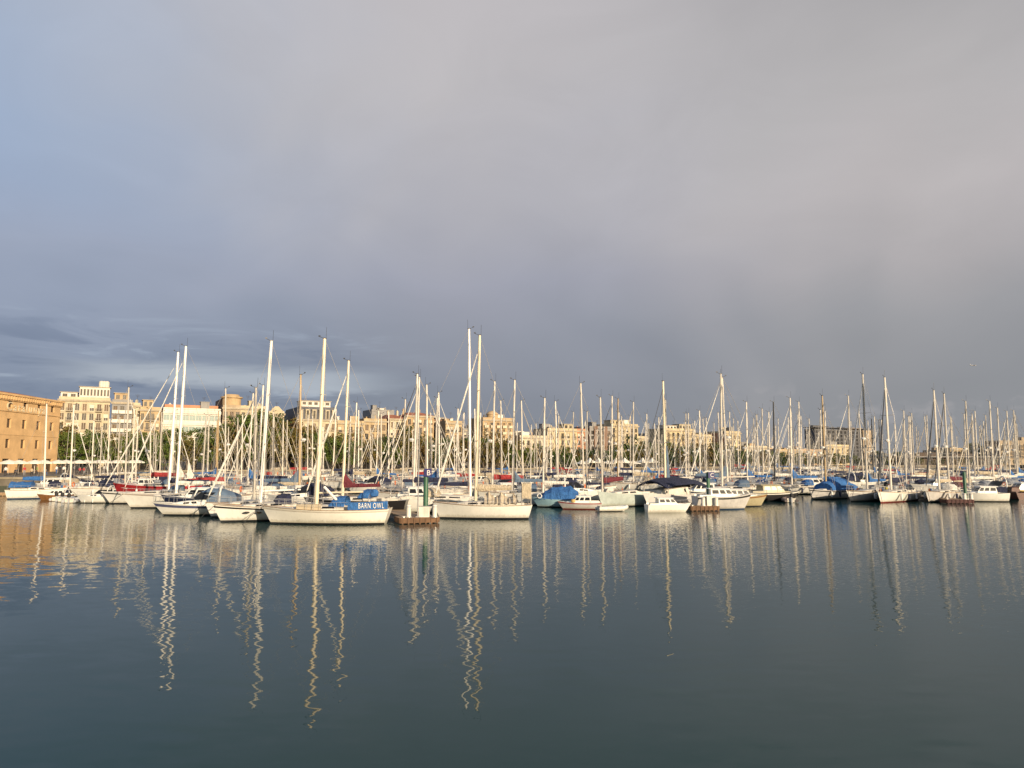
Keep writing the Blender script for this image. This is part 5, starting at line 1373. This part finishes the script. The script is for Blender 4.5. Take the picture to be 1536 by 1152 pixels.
def tree_proto(name, seed, h, rad, leaf, n=78, per=44):
    rn = random.Random(seed)
    root = empty(name)
    tr = MB(); tr.tube([(0, 0, -.1), (.05, .03, h * .22), (.1, 0, h * .45), (.05, .1, h * .75)], [.24, .19, .13, .05], 8)
    for k in range(7):
        a = k * 2.4 + rn.random(); z0 = h * (.24 + .055 * k); l = rad * rn.uniform(.55, .9)
        tr.tube([(0.05, 0, z0), (math.cos(a) * l * .5, math.sin(a) * l * .5, z0 + l * .45), (math.cos(a) * l, math.sin(a) * l, z0 + l * .75)], [.10, .06, .02], 5)
    tr.build('trunk', bark, root)
    cr = MB(); c0 = h * .585
    for k in range(n):
        while True:
            v = Vector((rn.uniform(-1, 1), rn.uniform(-1, 1), rn.uniform(-1, 1)))
            if .25 < v.length < 1: break
        bump = 1 + .22 * math.sin(3 * math.atan2(v.y, v.x) + seed) + rn.uniform(-.12, .12)
        c = Vector((v.x * rad * bump, v.y * rad * bump, c0 + v.z * h * .45 * (1 + rn.uniform(-.1, .1))))
        cr_r = rn.uniform(.7, 1.25)
        for q in range(per):
            w_ = Vector((rn.gauss(0, 1), rn.gauss(0, 1), rn.gauss(0, .8))).normalized() * cr_r * rn.random() ** .4
            p = c + w_; nrm = (w_.normalized() + Vector((rn.gauss(0, .6), rn.gauss(0, .6), rn.gauss(0, .6)))).normalized()
            t_ = nrm.orthogonal().normalized(); b_ = nrm.cross(t_); s = rn.uniform(.14, .30)
            a = rn.random() * 6.28; t2 = t_ * math.cos(a) + b_ * math.sin(a); b2_ = nrm.cross(t2)
            cr.add([p - t2 * s, p + b2_ * s * .7, p + t2 * s, p - b2_ * s * .7], [(0, 1, 2, 3)])
    me = bpy.data.meshes.new('crown'); me.from_pydata(cr.v, [], cr.f); me.materials.append(leaf)
    o = bpy.data.objects.new('crown', me); COL.objects.link(o); o.parent = root; KIDS.setdefault(root.name, []).append(o)
    return root
def palm_proto(h=9.0):
    rn = random.Random(3); root = empty('palm_tree')
    tr = MB(); tr.tube([(0, 0, -.1), (.1, 0, h * .5), (.15, 0, h)], [.26, .20, .20], 8); tr.build('trunk', bark, root)
    fr = MB()
    for k in range(26):
        a = k * 2.399; up = rn.uniform(-.2, 1.1); prev = None
        for q in range(6):
            t_ = q / 5; r_ = 2.4 * t_; zz = h + up * 1.6 * t_ - 1.7 * t_ * t_
            c = Vector((.15 + math.cos(a) * r_, math.sin(a) * r_, zz)); sd_ = Vector((-math.sin(a), math.cos(a), 0)) * (.34 * math.sin(math.pi * min(.95, t_ + .12)))
            cur = (c - sd_ + Vector((0, 0, -.12)), c, c + sd_ + Vector((0, 0, -.12)))
            if prev: fr.add([prev[0], prev[1], prev[2], cur[0], cur[1], cur[2]], [(0, 1, 4, 3), (1, 2, 5, 4)])
            prev = cur
    me = bpy.data.meshes.new('crown'); me.from_pydata(fr.v, [], fr.f); me.materials.append(lf_dark)
    o = bpy.data.objects.new('crown', me); COL.objects.link(o); o.parent = root; KIDS.setdefault(root.name, []).append(o)
    return root
TP = {'g': (tree_proto('plane_tree', 1, 11.5, 4.4, lf_green), tree_proto('plane_tree', 4, 11.5, 4.7, lf_green)), 'b': (tree_proto('plane_tree', 2, 11.5, 4.5, lf_brown), tree_proto('plane_tree', 6, 11.5, 4.2, lf_brown)),
      'd': (tree_proto('evergreen_tree', 3, 11.5, 3.9, lf_dark), tree_proto('evergreen_tree', 8, 11.5, 3.6, lf_dark))}
used = set(); TREES = []
def plant(px, ytop, off, kind, Y0=None):
    p = on_street(px, off) if Y0 is None else at(px, 690, Y0)
    p.z = QZ; h = (at(px, ytop, p.y).z - QZ) * 1.13
    k = rnd.randint(0, 1); pr = TP[kind][k]
    if (kind, k) in used: r_ = copy_tree(pr)
    else: r_ = pr; used.add((kind, k))
    s = h / 11.5; sx = s * rnd.uniform(.95, 1.15) if s > .75 else s * 1.5
    r_.location = p; r_.scale = (sx, sx, s); r_.rotation_euler = (0, 0, rnd.uniform(0, 6.28))
    TREES.append((px, p.y, kind, r_))
TOPS = [(85, 643), (120, 650), (160, 660), (200, 652), (240, 648), (300, 652), (345, 640), (380, 622), (405, 628), (420, 634), (450, 640), (500, 655), (560, 660), (600, 662), (612, 645), (640, 664), (690, 662), (740, 655), (790, 672), (840, 676), (900, 676), (950, 670), (1000, 668), (1060, 668), (1100, 674), (1150, 680), (1200, 683), (1300, 684)]
def top_at(px):
    for (a, b), (c, d) in zip(TOPS[:-1], TOPS[1:]):
        if px <= c: return b + (d - b) * (px - a) / (c - a)
    return TOPS[-1][1]
px = 90.0
while px < 1300:
    p = on_street(px, 205)
    kd = rnd.choices('gbd', (5, 4, 1) if px < 700 else (3, 4, 3))[0]
    if 372 < px < 412 or 608 < px < 620: kd = 'd'
    plant(px, top_at(px) + rnd.uniform(-3, 4), 205 + rnd.uniform(-1.5, 1.5), kd)
    px += 6.6 * F_PX / p.y * .86 * rnd.uniform(.85, 1.15) * (.78 if px > 560 else 1)
px = 97.0
while px < 1310:
    p = on_street(px, 190)
    kd = rnd.choices('gbd', (4, 4, 2))[0]
    plant(px, top_at(px) + rnd.uniform(4, 13), 190 + rnd.uniform(-1, 1), kd)
    px += 8.5 * F_PX / p.y * .86 * rnd.uniform(.85, 1.15) * (.72 if px > 560 else .9)
px = 570.0
while px < 1310:
    p = on_street(px, 198)
    plant(px, top_at(px) + rnd.uniform(0, 7), 198 + rnd.uniform(-1, 1), rnd.choices('gbd', (3, 3, 4))[0])
    px += 7.5 * F_PX / p.y * .86 * rnd.uniform(.85, 1.15) * .8
for px, yt, kd, Y0 in ((1318, 678, 'd', 400), (1335, 682, 'b', 392), (1348, 680, 'd', 410), (1362, 690, 'g', 385), (1378, 688, 'g', 386), (1398, 691, 'b', 384), (1412, 689, 'd', 384), (1430, 690, 'b', 387), (1442, 688, 'b', 386),
                      (1460, 667, 'd', 432), (1470, 672, 'b', 436), (1456, 690, 'g', 388), (1474, 691, 'b', 388), (1492, 690, 'g', 390), (1506, 688, 'd', 388), (1524, 690, 'g', 390), (1326, 688, 'g', 386), (1310, 684, 'd', 405), (1420, 676, 'd', 470), (1482, 682, 'b', 470)):
    plant(px, yt, 0, kd, Y0)
KN = {'g': 'leafy green plane tree', 'b': 'autumn brown plane tree', 'd': 'dark evergreen tree'}
for a, b, nm in LAND:
    for kd in 'gbd':
        grp = sorted([q for q in TREES if a <= q[0] < b and q[2] == kd], key=lambda q: q[0])
        for i, (px, Y, k, r_) in enumerate(grp):
            tag(r_, '%s, %s of its colour from left before %s' % (KN[kd], ORD[i], nm), 'tree', 'trees along the far promenade')
pal = palm_proto()
for i, (px, yt, off, lab) in enumerate(((948, 650, 200, 'spiky palm tree before the broad yellow block'), (936, 662, 196, 'shorter palm tree left of the spiky tall one before the broad yellow block'), (1046, 670, 200, 'lone palm tree before the square yellow block'))):
    r_ = pal if i == 0 else copy_tree(pal)
    p = on_street(px, off); h = at(px, yt, p.y).z - QZ; s = h / 10.2; r_.location = p; r_.scale = (s, s, s); r_.rotation_euler = (0, 0, i * 1.3)
    tag(r_, lab, 'palm tree', 'palms on the promenade')

# ------------------------------------------------------------------ white parasols and tables on the left terrace, pointed tents further right
def parasol_proto():
    root = empty('parasol')
    m = MB(); m.tube([(0, 0, .0), (0, 0, 2.75)], .035, 6); m.build('pole', steel, root)
    m = MB(); n = 8; hub = (0, 0, 2.85)
    rim = [(1.75 * math.cos(2 * math.pi * (k + .5) / n), 1.75 * math.sin(2 * math.pi * (k + .5) / n), 2.25) for k in range(n)]
    low = [(a * 1.0, b * 1.0, 2.05) for a, b, c in rim]
    mid = [(a * .55, b * .55, 2.60) for a, b, c in rim]
    m.loft([low, rim, mid, [(a * .03, b * .03, 2.86) for a, b, c in rim]], caps=(False, True))
    m.loft([[(a * .97, b * .97, 2.05) for a, b, c in rim], [(a * .97, b * .97, 2.22) for a, b, c in rim], [(a * .03, b * .03, 2.80) for a, b, c in rim]], caps=(False, False))
    m.build('canopy', mat('parasol_white', (.78, .74, .64), .8, .06, 1.0), root, smooth=False)
    m = MB(); m.lathe([(.32, 0), (.32, .08), (.08, .12)], n=10); m.build('base', rubber, root)
    return root
par = parasol_proto(); PN = 15
for i in range(PN):
    r_ = par if i == 0 else copy_tree(par)
    Y = 131 + i * 3.62
    k = 0
    X = -96.5 + .02 * i
    r_.location = (X + (.35 if i % 2 else -.3), Y, QZ); r_.rotation_euler = (0, 0, i * .7)
    tag(r_, 'white parasol, %s from the left in the terrace row below the brick museum' % ORD[i], 'parasol', 'white parasols on the left terrace')
def tent_proto():
    root = empty('pointed_tent')
    m = MB(); prof = [(1.0, 2.2), (.96, 2.5), (.55, 3.0), (.22, 3.7), (.04, 4.6)]
    rings = [[(r * 2.2 * sx_, r * 2.2 * sy_, zz) for sx_, sy_ in ((-1, -1), (1, -1), (1, 1), (-1, 1))] for r, zz in prof]
    m.loft(rings); m.build('canopy', mat('tent_white', (.78, .74, .64), .75, .06, 1.0), root)
    for a in (-1, 1):
        for b in (-1, 1): m = MB(); m.tube([(a * 2.1, b * 2.1, 0), (a * 2.1, b * 2.1, 2.25)], .05, 6); m.build('pole', steel, root)
    return root
tn0 = tent_proto()
for i, px in enumerate((872, 885, 898, 911, 924, 937, 950, 964, 978)):
    r_ = tn0 if i == 0 else copy_tree(tn0)
    r_.location = on_street(px, 181); r_.rotation_euler = (0, 0, R(30))
    h = at(px, 686.5 if i % 3 else 690, r_.location.y).z - QZ; r_.scale = (1, 1, h / 4.6)
    tag(r_, 'pointed white tent, %s from the left in the row behind the masts' % ORD[i], 'tent', 'white pointed tents on the quay')

# people on the terrace and quay
skin = mat('skin', (.45, .28, .19), .6, .05); hair_m = mat('hair_dark', (.03, .02, .015), .7, .1)
CLOTH = {'white': (.70, .68, .64), 'dark': (.03, .03, .04), 'red': (.40, .04, .05), 'green': (.20, .30, .10), 'grey': (.25, .25, .27), 'beige': (.45, .36, .24), 'blue': (.06, .12, .30)}
def person_mesh(pose, seed):
    """one skin surface from connected joints"""
    rn = random.Random(seed); V, Ed, Rd = [], [], []
    def j(p, r, par=None):
        V.append(p); Rd.append(r)
        if par is not None: Ed.append((par, len(V) - 1))
        return len(V) - 1
    if pose == 'sit':
        pel = j((0, 0, .52), .13); bel = j((0, .03, .72), .125, pel); ch = j((0, .05, .95), .14, bel); nk = j((0, .04, 1.14), .055, ch); hd = j((0, .01, 1.24), .085, nk); j((0, 0, 1.36), .085, hd)
        for s in (-1, 1):
            hp = j((s * .10, -.05, .50), .09, pel); kn = j((s * .12, -.45, .50), .065, hp); an = j((s * .12, -.44, .10), .042, kn); j((s * .12, -.58, .05), .035, an)
            sh = j((s * .19, .05, 1.04), .06, ch); eb = j((s * .24, -.05, .78), .042, sh); wr = j((s * .16, -.30, .74), .032, eb); j((s * .14, -.38, .75), .030, wr)
    else:
        st = .14 if pose == 'walk' else .02
        pel = j((0, 0, .95), .13); bel = j((0, 0, 1.12), .12, pel); ch = j((0, .01, 1.34), .14, bel); nk = j((0, 0, 1.50), .055, ch); hd = j((0, -.02, 1.58), .085, nk); j((0, -.02, 1.71), .085, hd)
        for s in (-1, 1):
            hp = j((s * .10, 0, .88), .09, pel); kn = j((s * .11, -s * st * .6, .50), .065, hp); an = j((s * .11, s * -st, .09), .042, kn); j((s * .12, s * -st - .14, .04), .036, an)
            sh = j((s * .19, 0, 1.42), .06, ch); eb = j((s * .25, .03, 1.14), .042, sh); wr = j((s * .24, -.08 + s * st, .90), .032, eb); j((s * .23, -.11 + s * st, .80), .030, wr)
    me = bpy.data.meshes.new('person'); me.from_pydata(V, Ed, []); o = bpy.data.objects.new('person_tmp', me); COL.objects.link(o)
    md = o.modifiers.new('skin', 'SKIN'); md.use_smooth_shade = True
    if not me.skin_vertices: me.skin_vertices.new(name='')
    for i, sv in enumerate(me.skin_vertices[0].data): sv.radius = (Rd[i], Rd[i]); sv.use_root = (i == 0)
    o.modifiers.new('sub', 'SUBSURF').levels = 1; o.modifiers['sub'].render_levels = 1
    bpy.context.view_layer.update()
    out_ = bpy.data.meshes.new_from_object(o.evaluated_get(bpy.context.evaluated_depsgraph_get()))
    bpy.data.objects.remove(o)
    return out_
PM = {}
def person(pose, topc, legc, loc, rz, label):
    key = (pose, topc, legc)
    if key not in PM:
        me = person_mesh(pose, 1)
        for c in (skin, mat('cloth_' + topc, CLOTH[topc], .85, .12), mat('cloth_' + legc, CLOTH[legc], .85, .12), hair_m): me.materials.append(c)
        hz = 1.36 if pose == 'sit' else 1.71
        waist = .62 if pose == 'sit' else 1.0; neck = 1.15 if pose == 'sit' else 1.50
        for p in me.polygons:
            c = p.center
            arm = abs(c.x) > .20 and c.z < neck - .36
            p.material_index = 0 if (c.z > neck or (arm and c.z < neck - .55)) else (1 if c.z > waist or arm else 2)
            if pose == 'sit' and c.y < -.12 and c.z > .66: p.material_index = 0
        PM[key] = me
    o = bpy.data.objects.new('person', PM[key]); COL.objects.link(o); o.location = loc; o.rotation_euler = (0, 0, rz)
    tag(o, label, 'person', 'people on the left terrace')
    hz = 1.36 if pose == 'sit' else 1.71
    h = MB(); h.lathe([(.03, .115), (.07, .10), (.095, .05), (.10, .0), (.085, -.06)], (0, .02 if pose == 'sit' else 0, hz), 9); ho = h.build('hair', hair_m, o)
    return o
PEOPLE = [(9, 701, 'stand', 'white', 'dark', 'standing person in white shirt at the far left under the parasols'), (24, 700, 'sit', 'dark', 'dark', 'seated person in dark clothes near the left edge of the terrace'),
          (37, 701, 'stand', 'red', 'grey', 'standing person in red top on the terrace before the brick arches'), (48, 702, 'sit', 'beige', 'dark', 'seated person in beige top left of the first pale mast'),
          (56, 701, 'walk', 'green', 'dark', 'walking person in green top on the left terrace'), (68, 701, 'sit', 'grey', 'blue', 'seated person in grey top between two pale masts'),
          (85, 702, 'walk', 'white', 'blue', 'walking person in white shirt and blue trousers by the museum corner'), (90, 702, 'stand', 'dark', 'dark', 'standing person all in dark clothes by the museum corner'),
          (96, 702, 'stand', 'white', 'dark', 'standing person in white top and dark trousers right of the museum corner'), (112, 702, 'walk', 'grey', 'dark', 'walking person in grey top before the tree shade'),
          (120, 702, 'sit', 'red', 'dark', 'seated person in red top under the right hand parasols'), (126, 702, 'sit', 'red', 'grey', 'seated person in red top and grey trousers under the right hand parasols'),
          (136, 703, 'stand', 'beige', 'beige', 'standing person in beige clothes before the green trees'), (149, 703, 'walk', 'beige', 'dark', 'walking person in beige top and dark trousers near the last parasol'),
          (157, 703, 'stand', 'white', 'grey', 'standing person in white top and grey trousers near the last parasol')]
for i, (px, yy, pose, a, b, lab) in enumerate(PEOPLE):
    X = -90.0 + (i % 3) * 1.4
    k = ray(px, 700).x / ray(px, 700).y
    Y = X / k
    if pose == 'sit':
        st = empty('terrace_chair', (X, Y + .05, QZ), rnd.uniform(-.4, .4) + .6, None, 'chair', 'chairs under the parasols')
        tag(st, 'dark terrace chair holding the %s' % lab.split(' on the')[0].split(' near')[0].split(' under')[0].split(' between')[0].split(' left of')[0])
        c = MB(); c.b2((-.22, -.22, .40), (.22, .22, .44)); c.build('seat', rubber, st); c = MB(); c.b2((-.22, .20, .48), (.22, .24, .88)); c.build('backrest', rubber, st)
        for sx_ in (-1, 1):
            for sy_ in (-1, 1):
                c = MB(); c.tube([(sx_ * .20, sy_ * .20, 0), (sx_ * .20, sy_ * .20, .46 if sy_ > 0 else .40)], .02, 5); c.build('leg', rubber, st)
        person(pose, a, b, (X, Y + .05, QZ - .0), st.rotation_euler.z, lab)
    else: person(pose, a, b, (X, Y, QZ), rnd.uniform(-1.5, 1.5), lab)

# ------------------------------------------------------------------ lamp posts on the promenade
def lamp_proto():
    root = empty('street_lamp')
    m = MB(); m.lathe([(.16, 0), (.12, .5), (.07, .6), (.05, 7.2)], n=8); m.build('post', m_rail, root)
    m = MB(); m.tube([(0, 0, 7.0), (.5, 0, 7.35), (1.0, 0, 7.35)], .04, 5); m.build('arm', m_rail, root)
    m = MB(); m.b2((.85, -.14, 7.24), (1.35, .14, 7.34)); m.build('lamp_head', pile_white, root)
    return root
lp0 = lamp_proto()
for i, px in enumerate((150, 290, 415, 550, 690, 820, 1015, 1130)):
    r_ = lp0 if i == 0 else copy_tree(lp0)
    r_.location = on_street(px, 177); r_.rotation_euler = (0, 0, R(-60))
    tag(r_, 'slim dark street lamp, %s from the left on the far quay edge' % ORD[i], 'street lamp', 'street lamps on the far quay')

# ------------------------------------------------------------------ airliner in the sky
def airliner():
    p = at(1460, 548, 2300)
    root = empty('airliner', p, 0, 'tiny distant airliner climbing in the grey sky at the right', 'aeroplane')
    gm = mat('aircraft_grey', (.30, .31, .33), .5, .05)
    m = MB(); m.tube([(-18, 0, 0), (-16, 0, .1), (-12, 0, 0), (10, 0, 0), (17, 0, 1.2), (19, 0, 1.6)], [.3, 1.6, 1.9, 1.9, .9, .2], 12); m.build('fuselage', gm, root)
    for s in (-1, 1):
        m = MB(); m.loft([[(-4, s * 1.6, -.6), (2.5, s * 1.6, -.6), (2.5, s * 1.6, -.2), (-4, s * 1.6, -.2)], [(4, s * 17, .9), (6, s * 17, .9), (6, s * 17, 1.05), (4, s * 17, 1.05)]]); m.build('wing', gm, root)
        m = MB(); m.tube([(-4, s * 5.5, -1.3), (-.5, s * 5.5, -1.2)], [1.0, .7], 9); m.build('engine', gm, root)
        m = MB(); m.loft([[(13.5, s * .5, 1.2), (17, s * .5, 1.2), (17, s * .5, 1.4), (13.5, s * .5, 1.4)], [(17, s * 6, 1.7), (18.5, s * 6, 1.7), (18.5, s * 6, 1.8), (17, s * 6, 1.8)]]); m.build('tailplane', gm, root)
    m = MB(); m.prism([(12, 1.4), (17.5, 1.4), (19.8, 7.2), (17.6, 7.2)], .3, 'y'); m.build('tail_fin', gm, root)
    root.rotation_euler = (0, R(2.5), R(198)); root.scale = (.75, .75, .75)
airliner()
for o in list(COL.objects):
    for k in ('L', 'B', 'F'):
        if k in o.keys(): del o[k]
print('objects', len(COL.objects))
